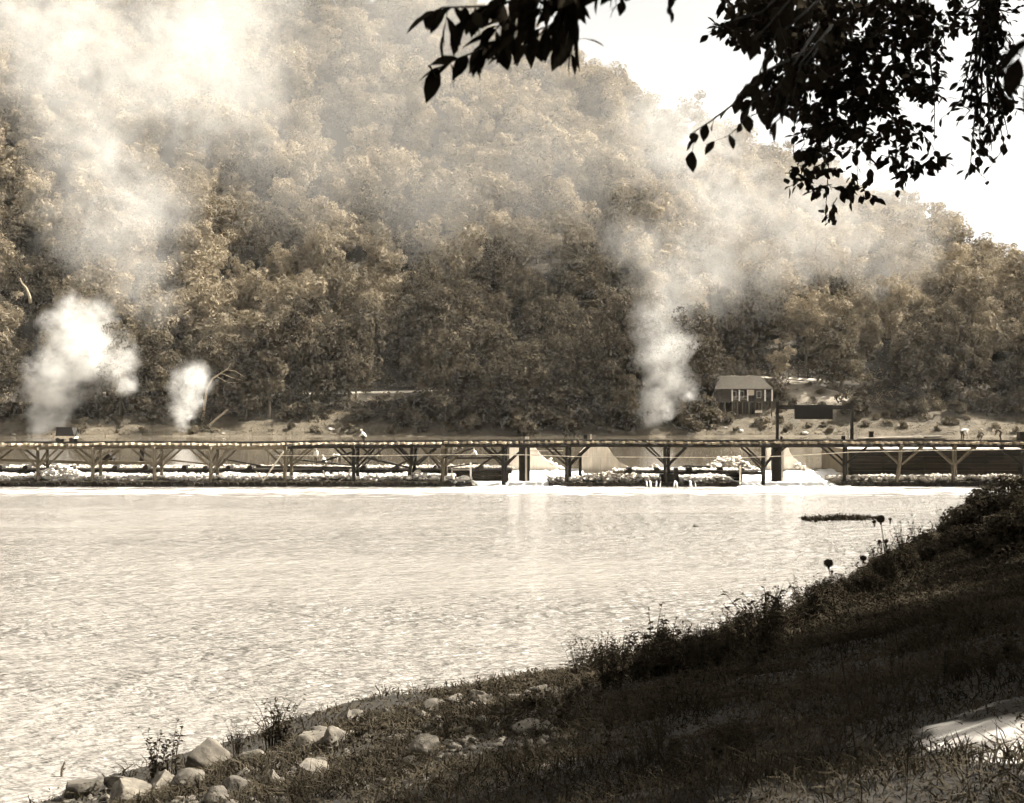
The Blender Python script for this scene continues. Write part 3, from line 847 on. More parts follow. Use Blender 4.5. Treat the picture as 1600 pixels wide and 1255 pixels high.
# sign frame on the deck
sf = empty('sign_frame', (xat(1272, TR), TR, deck_top(1272)))
tag(sf, 'tall timber goalpost frame on the trestle carrying a black sign board', 'sign')
def SF(name, mb, mat): return mb.build(name, mat, sf, (-sf.location.x, -TR, -sf.location.z))
for q, p0 in ((1214.5, 628), (1331, 626)):
    mb = MB(); x = xat(q, TR); mb.box(x - .15, x + .15, TR - .15, TR + .15, deck_top(q) - 0.3, zat(p0, TR)); SF('post', mb, M['timber_dark'])
mb = MB(); mb.box(xat(1214.5, TR) + .15, xat(1331, TR) - .15, TR - .1, TR + .1, zat(639.5, TR), zat(633.5, TR)); SF('beam', mb, M['timber_dark'])
mb = MB(); mb.box(xat(1241, TR), xat(1300.5, TR), TR - .18, TR - .103, zat(655, TR), zat(633, TR)); SF('sign_board', mb, M['sign'])

# stacked planks, box on the deck
lp = empty('plank_stack', (xat(1410, TR), TR, deck_top(1410)))
tag(lp, 'loose stack of long planks lying on the trestle deck beside the sign frame', 'planks')
for q0, q1, z0, z1, yo, mt in ((1340, 1478, 0.12, 0.12, 0.2, 'timber_dark'), (1352, 1470, 0.2, 0.42, -0.3, 'timber_dark'), (1345, 1482, 0.28, 0.2, 0.5, 'timber'), (1372, 1478, 0.34, 0.55, 0.1, 'timber_pale'), (1340, 1440, 0.3, 0.36, -0.6, 'timber_pale')):
    mb = MB(); mb.beam((xat(q0, TR) - lp.location.x, yo, z0), (xat(q1, TR) - lp.location.x, yo + .1, z1), 0.3, 0.10); mb.build('plank', M[mt], lp)
def crate(px, py0, w, h, yy, label):
    o = empty('crate', (xat(px, yy), yy, deck_top(px) + 0.06)); tag(o, label, 'crate')
    for i in range(3):
        mb = MB(); mb.box(-w / 2, w / 2, -w / 2, -w / 2 + .05, i * h / 3 + .01, (i + 1) * h / 3 - .02); mb.build('board', M['timber_dark'], o)
    mb = MB(); mb.box(-w / 2 + .01, w / 2 - .01, -w / 2 + .052, w / 2, 0, h); mb.build('body', M['timber_dark'], o)
    mb = MB(); mb.box(-w / 2 - .02, w / 2 + .02, -w / 2 - .02, w / 2 + .02, h + .002, h + .05); mb.build('lid', M['timber'], o)
crate(1361, 0, 0.45, 0.95, TR + 0.4, 'small dark box standing on the deck just past the sign frame')
crate(1598, 0, 1.0, 1.0, TR, 'dark wooden crate on the deck at the photograph edge past the workers')

# little tip car on the rails
car = empty('tip_car', (xat(103, TY + 1), TY + 1.2, deck_top(103) + 0.09))
tag(car, 'small dark rail tip car standing on the trestle in front of the smoke', 'rail car')
mb = MB()
hx, hz0, hz1 = 1.05, 0.72, 1.62
prof = [(-0.98, hz0), (1.12, hz0), (0.88, hz1), (-0.86, hz1)]
mb.prism(prof, -0.75, 0.75); mb.build('hopper', M['iron'], car)
mb = MB(); mb.box(-0.92, 0.92, -0.8, 0.8, hz1 + .002, hz1 + 0.07); mb.build('rim', M['timber_dark'], car)
mb = MB(); mb.box(-1.05, 1.1, -0.65, 0.65, 0.40, 0.66); mb.build('frame', M['timber_pale'], car)
for sx in (-0.75, 0.75):
    for sy in (-0.62, 0.62):
        mb = MB(); mb.tube([(sx, sy - .05, 0.26), (sx, sy + .05, 0.26)], 0.26, 14); mb.build('wheel', M['iron'], car)
    mb = MB(); mb.tube([(sx, -0.56, 0.26), (sx, 0.56, 0.26)], 0.04, 6); mb.build('axle', M['iron'], car)
mb = MB(); mb.beam((1.1, -0.5, .5), (1.45, -0.5, 1.5), .08, .08); mb.build('brake_lever', M['iron'], car)

# ------------------------------------------------------------------ log cribs with rubble
def crib(label, q0, q1, yf, depth, ztop, nrub, mat, rsize=(0.12, 0.30), dense=1.0):
    x0, x1 = xat(q0, yf), xat(q1, yf)
    root = empty('log_crib', ((x0 + x1) / 2, yf, 0)); tag(root, label, 'log crib')
    ox = root.location.x
    x = x0
    while x < x1:
        r = R.uniform(0.22, 0.37)
        mb = MB(); z = R.uniform(0.14, 0.30)
        mb.tube([(0, R.uniform(-.35, .1), z), (R.uniform(-.1, .1), R.uniform(2.4, 3.4), z + R.uniform(-.05, .1))], [r, r * .9], 9)
        mb.build('log', M['log'], root, (x + r - ox, 0, 0))
        x += r * R.uniform(1.85, 2.15)
    xx = x0 + 0.2
    while xx < x1 - 0.5:
        xe = min(x1 - 0.1, xx + R.uniform(7, 11))
        mb = MB(); mb.tube([(xx - ox, 0.12, 0.02), ((xx + xe) / 2 - ox, 0.10, 0.05), (xe - ox, 0.14, 0.01)], 0.17, 8); mb.build('sill_log', M['log'], root)
        xx = xe + 0.05
    mb = MB(); mb.box(x0 - ox + .1, x1 - ox - .1, 0.5, depth, -0.9, ztop - 0.42); mb.build('fill', M['riverbed'], root)
    n = int(nrub * dense)
    g = np.random.default_rng(int(q0) + 507)
    cx = g.uniform(x0 - ox + .15, x1 - ox - .15, n); cyy = g.uniform(1.9, depth - .1, n)
    sz = g.uniform(rsize[0], rsize[1], n)
    cz = ztop - 0.32 + g.uniform(0, 0.28, n) + 0.15 * np.sin(cx * 0.9) * np.sin(cyy)
    o = link('rubble', rubble_mesh('rubble', np.stack([cx, cyy, cz], 1), sz, mat, int(q0) + 503), root); o['kind'] = 'stuff'
    return root
crib('long log crib filled with white rubble under the tip car end of the trestle', -90, 706, 137.2, 9.5, 0.98, 6200, M['rubble'])
crib('short log crib islet with water spouting between its logs', 857, 1153, 137.2, 9.0, 0.86, 2200, M['rubble'], (0.12, 0.26))
crib('log crib with big loose stones under the dark plank wall', 1309, 1720, 137.6, 7.0, 0.9, 2200, M['stone'], (0.14, 0.34))
# loose dark logs past the end of the long crib
for q, r in ((700, .5), (716, .36), (724, .3), (733, .34)):
    mb = MB(); mb.tube([(0, 0, 0), (0.3, 2.4, .05)], [r, r * .9], 10)
    o = mb.build('loose_log', M['log'], None, (xat(q, 137.0), 137.0, r * 0.5)); 
    tag(o, 'dark log end half afloat by the tip of the long rubble crib', 'log', 'loose logs at the crib tip')
# water spouts between the islet's logs
for q, w in ((1011, .16), (1016.5, .2), (1025, .14), (1031, .12), (1053, .14), (1058, .16), (1079, .26), (1087, .1)):
    mb = MB(); x = xat(q, 136.7); sl = R.uniform(-.12, .25)
    mb.tube([(x + sl, 137.25, .62), (x + sl * .7, 136.85, .55), (x + sl * .3, 136.7, .3), (x, 136.62, -0.05)], [w * .4, w * .5, w * .55, w * .8], 7)
    o = mb.build('water_spout', M['foam'], smooth=True)
    tag(o, 'thin white water spout running down between the logs of the islet crib', 'water spout', 'spouts on the islet crib')
hump = lambda t: math.sin(math.pi * max(0, min(1, t)))
rock_pile('white cone of broken rock on the crib below the tip car', xat(30, 140), xat(124, 140), 139.0, 144.0, 0.45, lambda t: 2.1 * max(0, 1 - abs(t - .57) * 2.0) ** 0.9, 170, 0.18, 0.42, WHITE_STONE)
rock_pile('heap of pale stones at the leaning trestle post by the crib tip', xat(638, 139), xat(698, 139), 138.0, 141.0, 0.5, lambda t: 1.5 * max(0, .75 - abs(t - .25)), 60, 0.2, 0.42, WHITE_STONE)
rock_pile('tumbled pale stones around the short white post at the crib end', xat(705, 138), xat(745, 138), 137.2, 139.5, 0.0, lambda t: 1.1 * hump(t), 34, 0.2, 0.45, WHITE_STONE)
rock_pile('mottled stone heap on the islet crib in front of the board faced pier', xat(898, 139), xat(1022, 139), 138.2, 143.0, 0.5, lambda t: 0.75 * hump(t) ** .6, 120, 0.2, 0.44, STONE)
rock_pile('rounded heap of white rock standing out of the pond behind the trestle', xat(1110, 156), xat(1173, 156), 154.5, 159.0, 1.1, lambda t: 1.5 * hump(t) ** .7, 110, 0.2, 0.46, WHITE_STONE)
rock_pile('small slanting heap of pale rock beside the white pier', xat(855, 151), xat(884, 151), 150.4, 153.0, 0.8, lambda t: 1.9 * (1 - t) + .3, 40, 0.16, 0.34, WHITE_STONE)
rock_pile('small pale rock heap beside the slim white pier at the wide gap', xat(1240, 151), xat(1262, 151), 150.4, 152.5, 0.9, lambda t: 1.6 * (1 - t) + .2, 26, 0.2, 0.4, WHITE_STONE)
rock_pile('row of rounded loose stones along the foot of the dark plank wall', xat(1325, 139), xat(1640, 139), 138.4, 142.5, 0.5, lambda t: 0.35, 190, 0.2, 0.42, STONE)
rock_pile('few pale rocks on the sill behind the middle trestle post', xat(1008, 152), xat(1034, 152), 150.8, 153, 1.0, lambda t: .8 * hump(t), 22, 0.15, 0.3, STONE)

# ------------------------------------------------------------------ upstream cofferdam walls
def coffer(label, q0, q1, yf, ztop, rows, depth, mat, fillmat, nrub):
    x0, x1 = xat(q0, yf), xat(q1, yf)
    root = empty('cofferdam', ((x0 + x1) / 2, yf, 0)); tag(root, label, 'cofferdam'); ox = root.location.x
    r = (ztop + 0.4) / rows / 2
    for k in range(rows):
        xx = x0 + R.uniform(0, 2)
        while xx < x1 - 0.3:
            xe = min(x1, xx + R.uniform(5, 10))
            mb = MB(); mb.tube([(xx - ox, R.uniform(-.06, .06), -0.4 + r * (2 * k + 1)), (xe - ox, R.uniform(-.06, .06), -0.4 + r * (2 * k + 1))], r * 1.02, 8)
            mb.build('log', mat, root); xx = xe + 0.04
    x = x0 + 2
    while x < x1:
        mb = MB(); mb.tube([(x - ox, -0.5, ztop + .05), (x - ox, 1.6, ztop + .05)], R.uniform(.22, .34), 9); mb.build('tie_log', mat, root); x += R.uniform(2.5, 6)
    mb = MB(); mb.box(x0 - ox, x1 - ox, r, depth, -1.0, ztop - 0.15); mb.build('fill', M['riverbed'], root)
    if nrub:
        g = np.random.default_rng(int(abs(q0)) + 70)
        cx = g.uniform(x0 - ox, x1 - ox, nrub); cyy = g.uniform(r, depth, nrub)
        o = link('rubble', rubble_mesh('rubble', np.stack([cx, cyy, ztop - 0.15 + g.uniform(0, .2, nrub)], 1), g.uniform(.12, .3, nrub), fillmat, 5), root); o['kind'] = 'stuff'
coffer('long dark log cofferdam holding the pond behind the trestle bents', -120, 800, 148.0, 1.55, 4, 5.0, M['log'], M['stone'], 3600)
coffer('low log sill across the pond outlet behind the islet crib', 958, 1190, 149.0, 1.25, 4, 3.0, M['log'], M['rubble'], 600)
# dark plank wall on the right
pw = empty('plank_wall', (xat(1470, 144), 144.0, 0)); tag(pw, 'high dark wall of horizontal planks behind the trestle, lit along its top', 'wall')
zb, ztp = 0.2, zat(702.5, 144); nrow = 9; hh = (ztp - zb) / nrow
for k in range(nrow):
    xx = xat(1327 + R.uniform(-3, 3), 144)
    while xx < xat(1760, 144):
        xe = xx + R.uniform(3.5, 6.5)
        mb = MB(); mb.box(xx + .015, xe - .015, R.uniform(-.04, .03), 0.14, zb + k * hh + .015, zb + (k + 1) * hh - .015)
        mb.build('plank', M['plank_dark'], pw, (-pw.location.x, 0, 0)); xx = xe
for q in (1329, 1380, 1432, 1486, 1540, 1594):
    mb = MB(); x = xat(q, 144.2) - pw.location.x; mb.box(x - .12, x + .12, .15, .4, -0.5, ztp - .1); mb.build('post', M['timber_dark'], pw)
mb = MB(); mb.box(xat(1327, 144) - pw.location.x, xat(1760, 144) - pw.location.x, -0.12, 13.0, ztp + .003, ztp + .10); mb.build('lit_top_slab', M['rubble'], pw)  # white slab; its colour stands in for the sunlit top of the wall
mb = MB(); mb.box(xat(1327, 144) - pw.location.x, xat(1760, 144) - pw.location.x, 0.42, 12.9, -1.0, ztp - .02); mb.build('fill', M['riverbed'], pw)

# ------------------------------------------------------------------ concrete piers
def pier(label, poly, yy, th, mat, boards):
    P = [(xat(a, yy), zat(b, yy)) for a, b in poly]
    ox = sum(p[0] for p in P) / len(P)
    root = empty('dam_pier', (ox, yy, 0)); tag(root, label, 'dam pier')
    mb = MB(); mb.prism([(a - ox, b) for a, b in P], 0.0, th); mb.build('body', mat, root)
    if boards:
        xs = [p[0] for p in P]; x0, x1 = min(xs), max(xs)
        top = sorted([p for p in P if p[1] > -0.5])
        tx, tz = [p[0] for p in top], [p[1] for p in top]
        x = x0
        while x < x1 - 0.1:
            xe = min(x1, x + R.uniform(0.34, 0.5))
            za, zb_ = np.interp(x + .012, tx, tz), np.interp(xe - .012, tx, tz)
            zl = 0.3
            d = -R.uniform(0.05, 0.09)
            mb = MB(); mb.prism([(x + .012 - ox, zl), (xe - .012 - ox, zl), (xe - .012 - ox, max(zl + .05, zb_ - .02)), (x + .012 - ox, max(zl + .06, za - .02))], d, -0.004)
            mb.build('form_board', M['form_board'], root); x = xe
pier('white concrete dam pier with a sweeping curved flank beside the narrow gap', [(796, 760), (892, 760), (892, 737), (882, 732.5), (868, 727), (857, 721.5), (846, 712), (838, 702), (832, 694), (796, 694)], 150.6, 3.0, M['concrete'], False)
pier('board faced dam pier with a curved flank behind the islet crib', [(907, 760), (998, 760), (992, 733.5), (980, 729), (968, 722), (960, 713), (953, 703), (946, 694), (924, 694), (914, 701), (907, 708)], 150.6, 2.6, M['concrete'], True)
pier('slim white concrete dam pier standing in the wide gap', [(1199, 760), (1282, 760), (1276, 735), (1262, 731), (1251, 726), (1241, 717), (1234, 706), (1230, 694), (1199, 694)], 150.6, 3.0, M['concrete'], False)

# rushing water through the gaps
def rapids(label, q0, q1, f0, f1):
    nx, ny = 60, 40
    V = []
    for j in range(ny):
        t = j / (ny - 1); y = 152.0 - 17.5 * t
        a = xat(np.interp(t, [0, .6, 1], [q0, q0, f0]), y); b = xat(np.interp(t, [0, .6, 1], [q1, q1, f1]), y)
        for i in range(nx):
            s = i / (nx - 1); x = a + (b - a) * s
            z = np.interp(t, [0, .18, .6, 1.0], [POND_Z + .06, 1.0, .35, -0.05])
            e = min(1, 6 * min(s, 1 - s) + .1) * (1 - t * .75)
            z += e * (0.22 * mnoise.noise(Vector((x * .9, y * .6, 2))) + 0.12 * mnoise.noise(Vector((x * 2.3, y * 1.8, 5))))
            V.append((x, y, z))
    Fc = [(j * nx + i, j * nx + i + 1, (j + 1) * nx + i + 1, (j + 1) * nx + i) for j in range(ny - 1) for i in range(nx - 1)]
    o = link('rapids', np_mesh('rapids', np.array(V), np.array(Fc), M['foam'], True)); tag(o, label, 'white water', kind='structure')
rapids('white water rushing through the narrow gap', 795, 912, 715, 872)
rapids('white water rushing through the wide gap', 1160, 1330, 1150, 1330)

# odd timbers around the cribs: walkway planks, props, white stakes
def timber(name, label, cat, a, b, w, h, mat, group=None):
    mid = (Vector(a) + Vector(b)) / 2
    mb = MB(); mb.beam(Vector(a) - mid, Vector(b) - mid, w, h)
    o = mb.build(name, mat, None, mid); tag(o, label, cat, group); return o
def tim(name, label, q0, p0, q1, p1, yy, w, h, mat, cat='plank', group=None, yy2=None):
    return timber(name, label, cat, at(q0, p0, yy), at(q1, p1, yy2 or yy), w, h, M[mat], group)
tim('walkway_plank', 'long level plank behind the first bents below the tip car', -20, 718, 146, 723, 143.2, .3, .32, 'timber')
tim('walkway_plank', 'long plank continuing past the second bent towards the trestle middle', 150, 721, 243, 724, 143.6, .3, .3, 'timber')
tim('walkway_plank', 'plank sloping down behind the fourth bent from the left', 262, 718.5, 350, 728, 143.5, .3, .16, 'timber')
tim('walkway_plank', 'dark plank sloping down just past the fourth bent', 350, 717.5, 408, 728, 143.5, .3, .16, 'timber_dark')
tim('walkway_plank', 'plank sloping down under the standing worker in the white shirt', 460, 718, 555, 728, 143.5, .4, .14, 'timber_dark')
tim('walkway_plank', 'dark plank sloping down between the two crowded middle bents', 572, 715, 640, 731, 143.0, .4, .2, 'timber_dark')
tim('walkway_plank', 'level log rail running along the cofferdam under the workers', 400, 729.5, 556, 731, 146.0, .26, .26, 'timber_dark')
tim('walkway_plank', 'level staging plank beneath the seated worker in white', 690, 716, 782, 715, 145.0, .9, .2, 'timber_dark')
tim('walkway_plank', 'second lower staging plank beneath the seated worker', 695, 731, 745, 724, 144.0, .3, .16, 'timber_dark')
tim('prop', 'pale leaning prop plank against the trestle beside the fifth bent', 411, 752, 443, 706, 137.6, .24, .14, 'timber_pale', 'prop')
tim('prop', 'short pale crooked prop at the foot of the long crib', 400, 737, 411, 750, 138.5, .18, .12, 'timber_pale', 'prop')
tim('prop', 'short pale slanting prop standing on the rubble under the workers', 542, 750, 548, 733, 140.0, .26, .2, 'timber_pale', 'prop')
tim('prop', 'thin pale crooked prop beside the standing worker', 505, 735, 510, 749, 140.0, .16, .14, 'timber_pale', 'prop')
tim('stake', 'white painted stake standing in the tumbled stones', 735.5, 757, 735.5, 723, 138.4, .2, .2, 'white_paint', 'stake')
tim('stake', 'short pale stake beside the white painted one', 706.5, 748, 706, 732, 139.6, .16, .16, 'timber_pale', 'stake')
tim('stake', 'pale stake at the far tip of the islet crib', 1156.5, 757, 1156.5, 728, 137.0, .18, .18, 'timber_pale', 'stake')
tim('rail_board', 'pale horizontal board behind the white stake', 706, 734, 736, 734, 140.2, .1, .16, 'timber_pale')
tim('walkway_plank', 'pale board spanning the narrow gap beside the gate posts', 822, 704.5, 880, 704.5, 141.8, .1, .12, 'timber_pale')
tim('walkway_plank', 'dark driftwood log lying on the pond sill behind the islet', 1068, 731, 1110, 733, 152.0, .5, .7, 'timber_dark', 'log')
tim('walkway_plank', 'dark floating log on the sill in front of the white rock heap', 1088, 737, 1192, 740, 147.0, .4, .4, 'log', 'log')
tim('mooring_post', 'short dark mooring post in the pond near the third bent', 222.5, 721, 223, 698, 150.0, .55, .55, 'timber_dark', 'post')
# dark scow moored in the pond
scow = empty('scow', (xat(172, 156), 156, POND_Z)); tag(scow, 'dark flat scow moored in the pond behind the second bent', 'boat')
mb = MB(); mb.prism([(-1.6, -.3), (1.6, -.3), (2.6, .35), (2.3, .62), (-1.9, .62), (-2.1, .3)], -0.9, 0.9); mb.build('hull', M['timber_dark'], scow)
mb = MB(); mb.prism([(-1.8, .63), (0.2, .63), (0.6, 1.2), (0.1, 1.75), (-1.4, 1.75)], -0.6, 0.6); mb.build('cabin', M['timber_dark'], scow)
mb = MB(); mb.box(-2.0, 2.35, -.95, -.905, .5, .66); mb.build('rub_rail', M['timber'], scow)

# ------------------------------------------------------------------ stilt house on the far shore
HYY = 331.0
house = empty('stilt_house', (xat(1160, HYY), HYY, float(hill_z(xat(1160, HYY), HYY))))
tag(house, 'shingled house on stilts with a white posted porch below the hillside road', 'house')
hx0, hz0 = house.location.x, house.location.z
def HB(name, mb, mat, parent=None): return mb.build(name, mat, parent or house, (-hx0, -HYY, -hz0) if parent is None else (0, 0, 0))
def hx(q): return xat(q, HYY)
def hzp(p): return zat(p, HYY)
zf, ze, zr = hzp(627), hzp(608), hzp(587)
mb = MB(); mb.box(hx(1119), hx(1205), HYY - 2.2, HYY + 6, zf - .25, zf); HB('porch_floor', mb, M['house_wall'])
wall = MB(); wall.box(hx(1121), hx(1198), HYY + .6, HYY + 6, zf + .003, ze + .3); wall_o = HB('wall', wall, M['house_wall'])
# roof: front and rear slopes, dark gable at the left end
rf = MB(); y0, y1, ym = HYY - 2.6, HYY + 6.6, HYY + 2.2
xa, xb = hx(1115), hx(1204)
rf.add([(xa, y0, ze), (xb, y0, ze), (hx(1190), ym, zr), (hx(1124), ym, zr), (xa, y0, ze - .18), (xb, y0, ze - .18), (hx(1190), ym, zr - .2), (hx(1124), ym, zr - .2)], [(0, 1, 2, 3), (4, 7, 6, 5), (0, 4, 5, 1), (1, 5, 6, 2), (2, 6, 7, 3), (3, 7, 4, 0)])
rf.add([(xa, y1, ze), (xb, y1, ze), (hx(1190), ym + .01, zr), (hx(1124), ym + .01, zr)], [(1, 0, 3, 2)])
roof_o = HB('roof', rf, M['roof'])
mb = MB(); mb.add([(xa + .5, y0 + .5, ze), (xa + .5, y1 - .5, ze), (hx(1124) - .1, ym, zr - .25)], [(0, 2, 1)]); HB('gable', mb, M['house_wall'])
mb = MB(); mb.add([(xb - .5, y0 + .5, ze), (xb - .5, y1 - .5, ze), (hx(1190) + .1, ym, zr - .25)], [(0, 1, 2)]); HB('gable', mb, M['house_wall'])
# shingle courses
for k in range(7):
    t0, t1 = k / 7, (k + 1) / 7 - .015
    def sp(t, side): 
        xx = xa + (hx(1124) - xa) * t if side == 0 else xb + (hx(1190) - xb) * t
        return (xx, y0 + (ym - y0) * t, ze + (zr - ze) * t + .05 + .03 * (1 - (t * 7 - int(t * 7))))
    mb = MB(); mb.add([sp(t0, 0), sp(t0, 1), sp(t1, 1), sp(t1, 0)], [(0, 1, 2, 3)]); HB('shingle_course', mb, M['roof'])
for q in (1142, 1153, 1166, 1193, 1204):
    mb = MB(); x = hx(q); mb.box(x - .17, x + .17, HYY - 2.15, HYY - 1.85, zf + .002, ze - .1); HB('porch_post', mb, M['white_paint'])
for p in (619.5, 624):
    mb = MB(); mb.box(hx(1142) + .18, hx(1166) - .18, HYY - 2.05, HYY - 1.95, hzp(p) - .06, hzp(p) + .06); HB('railing', mb, M['timber_pale'])
mb = MB(); mb.box(hx(1167), hx(1176), HYY - 2.02, HYY - 1.96, hzp(618), hzp(609.5)); HB('porch_blind', mb, M['timber_pale'])
for q0, q1, p0, p1 in ((1144, 1151, 622, 611), (1155, 1163, 622, 611), (1183, 1190, 622, 611)):
    mb = MB(); mb.box(hx(q0), hx(q1), HYY + .54, HYY + .597, hzp(p0), hzp(p1)); w_o = HB('window', mb, M['white_paint'])
    mb = MB(); mb.box(hx(q0) + .12 - hx0 + hx0, hx(q1) - .12, HYY + .50, HYY + .537, hzp(p0) + .12, hzp(p1) - .12); pn = mb.build('pane', M['glass_dark'], w_o)
mb = MB(); mb.box(hx(1176), hx(1181), HYY + .54, HYY + .597, zf + .01, hzp(611)); HB('door', mb, M['timber_dark'])
for q in (1121, 1131, 1142, 1150, 1158, 1168, 1178, 1188, 1203):
    for yo in (-2.0, 2.0):
        mb = MB(); x = hx(q); zg = float(hill_z(x, HYY + yo)); mb.box(x - .14, x + .14, HYY + yo - .14, HYY + yo + .14, zg - .5, zf - .252); HB('stilt', mb, M['timber'])
for k, q in enumerate(np.arange(1143, 1176, 3.4)):
    mb = MB(); mb.box(hx(q), hx(q + 2.9), HYY - 1.1, HYY - 1.0, float(hill_z(hx(q), HYY)) - .7, zf - .26); HB('skirt_board', mb, M['timber_dark'])
mb = MB(); mb.box(hx(1176), hx(1187), HYY - 3.4, HYY - 3.1, hzp(645), hzp(641.5)); HB('bench', mb, M['timber_pale'])
place_tree('garden_tree', 6, xat(1214, 334), 334, float(hill_z(xat(1214, 334), 334)) - .4, .62, 2.0, 'leafy tree shading the porch end of the stilt house', None)
place_tree('garden_tree', 7, xat(1108, 336), 336, float(hill_z(xat(1108, 336), 336)) - .4, .7, 2.4, 'dark tree at the smoke side of the stilt house', None)
tree_h = place_tree('garden_tree', 2, xat(1222, 348), 348, float(hill_z(xat(1222, 348), 348)), 0.72, 1.0, 'slender forked tree at the road edge behind the stilt house', None)
for q, yy, s in ((1105, 345, .5), (1130, 344, .55), (1155, 345, .5), (1182, 343, .45)):
    place_tree('garden_tree', 6, xat(q, yy), yy, float(hill_z(xat(q, yy), yy)) - .5, s, q, 'small dark tree right behind the roof of the stilt house', 'small trees behind the stilt house')
# roadside fence
fence = empty('road_fence', (xat(1248, ROAD_Y - 2), ROAD_Y - 2, float(hill_z(xat(1248, 350), 352)))); tag(fence, 'sparse post fence along the pale road above the cut bank', 'fence')
for q in (1218, 1232.5, 1247, 1262):
    mb = MB(); mb.box(-.12, .12, -.12, .12, -.6, 2.0); mb.build('post', M['timber_dark'], fence, (xat(q, ROAD_Y - 2) - fence.location.x, 0, 0.2))
for z in (1.0, 1.7):
    mb = MB(); mb.box(xat(1218, 350) - fence.location.x, xat(1262, 350) - fence.location.x, -.18, -.125, z, z + .09); mb.build('rail', M['timber'], fence)
# bare cut bank below the road
def drape(name, outline, lift, mat, nx=16, ny=12):
    """outline: pairs (px, y0, y1)"""
    V = []
    for px, ya, yb in outline:
        for k in range(ny):
            yy = ya + (yb - ya) * k / (ny - 1)
            x = xat(px, yy) + R.uniform(-.3, .3)
            e = 0 if k in (0, ny - 1) else 1
            V.append((x, yy, float(hill_z(x, yy)) + (lift * (1.0 + math.sin(math.pi * k / (ny - 1))) * (1.2 + .8 * mnoise.noise(Vector((x * .35, yy * .35, 1))) + .5 * mnoise.noise(Vector((x * 1.1, yy * 1.1, 1))))) * e - (1 - e) * .4))
    Fc = [(i * ny + k, (i + 1) * ny + k, (i + 1) * ny + k + 1, i * ny + k + 1) for i in range(len(outline) - 1) for k in range(ny - 1)]
    return tag(link(name, np_mesh(name, np.array(V), np.array(Fc), mat, True)), kind='structure')
drape('dirt_slope', [(1212, 349, 351), (1225, 341, 351), (1240, 336, 351), (1262, 337, 350), (1282, 336, 348), (1305, 334, 345), (1328, 333, 341), (1342, 333, 337)], 0.45, M['dirt'])
drape('sand_bar', [(826, 318.6, 320), (836, 318, 322), (850, 317.6, 323.5), (868, 317.4, 323), (884, 317.6, 321.5), (894, 318.6, 320)], .12, M['dirt'])
for q, yy, s in ((1228, 346, 1.0), (1246, 343, .8), (1262, 346, 1.1), (1285, 342, 1.2), (1300, 345, 1.3), (1318, 340, 1.0), (1270, 338, .8), (1240, 336, .7), (1215, 340, .9), (1222, 334, .8)):
    place_bush(xat(q, yy), yy, s, q % 3 == 0, 'bush clinging to the bare cut bank below the road fence', 'bushes on the cut bank')
# pale boulders on the far shore
for q, yy, s, lb in ((838, 321, .9, 'white boulder on the far bank beside the pale sand bar'), (349, 319.5, .7, 'lone white rock on the left far bank above the trestle'), (1134, 322, .8, 'white rock below the dark bush by the stilt house'), (1158, 320.5, 1.1, 'flat white rock on the meadow below the stilt house'), (1258, 319.5, 1.4, 'flat white slab on the meadow seen under the sign board'), (518, 323, 1.3, 'pale flat rock on the scrub slope above the workers'), (22, 319, .8, 'white rock on the far bank near the tip car')):
    x = xat(q, yy)
    o = link('shore_boulder', WHITE_STONE[int(q) % 6], None, (x, yy, float(hill_z(x, yy)) + .1), (0, 0, q), (s, s * .8, s * .6)); tag(o, lb, 'rock')
# bleached snags
def snag(label, pts, radii, subs, yy):
    base = at(pts[0][0], pts[0][1], yy)
    root = empty('dead_tree', base); tag(root, label, 'dead tree')
    mb = MB(); mb.tube([at(a, b, yy) - base for a, b in pts], radii, 7); mb.build('trunk', M['bark_pale'], root, smooth=True)
    for sp_, r in subs:
        mb = MB(); mb.tube([at(a, b, yy + .3 * i) - base for i, (a, b) in enumerate(sp_)], [r, r * .75, r * .45][:len(sp_)], 6); mb.build('branch', M['bark_pale'], root, smooth=True)
snag('bleached dead tree spreading bare limbs above the smaller smoke column', [(316, 664), (320, 630), (324, 606), (332, 592), (345, 583), (356, 576), (362, 566)], [.42, .36, .3, .26, .2, .16, .1], [([(345, 583), (362, 590), (380, 595)], .13), ([(338, 588), (356, 598), (392, 597)], .13), ([(352, 578), (368, 580), (386, 592)], .1)], 327.5)
snag('curved bleached snag standing high in the wood at the left photograph edge', [(48, 474), (46, 462), (41, 450), (34, 442), (31, 434)], [.5, .45, .35, .25, .15], [([(42, 452), (36, 456), (33, 462)], .15)], 372)
tim('leaning_log', 'pale fallen log leaning on the bank beside the smaller smoke column', 327, 664, 356, 640, 326.5, .5, .5, 'bark_pale', 'log')

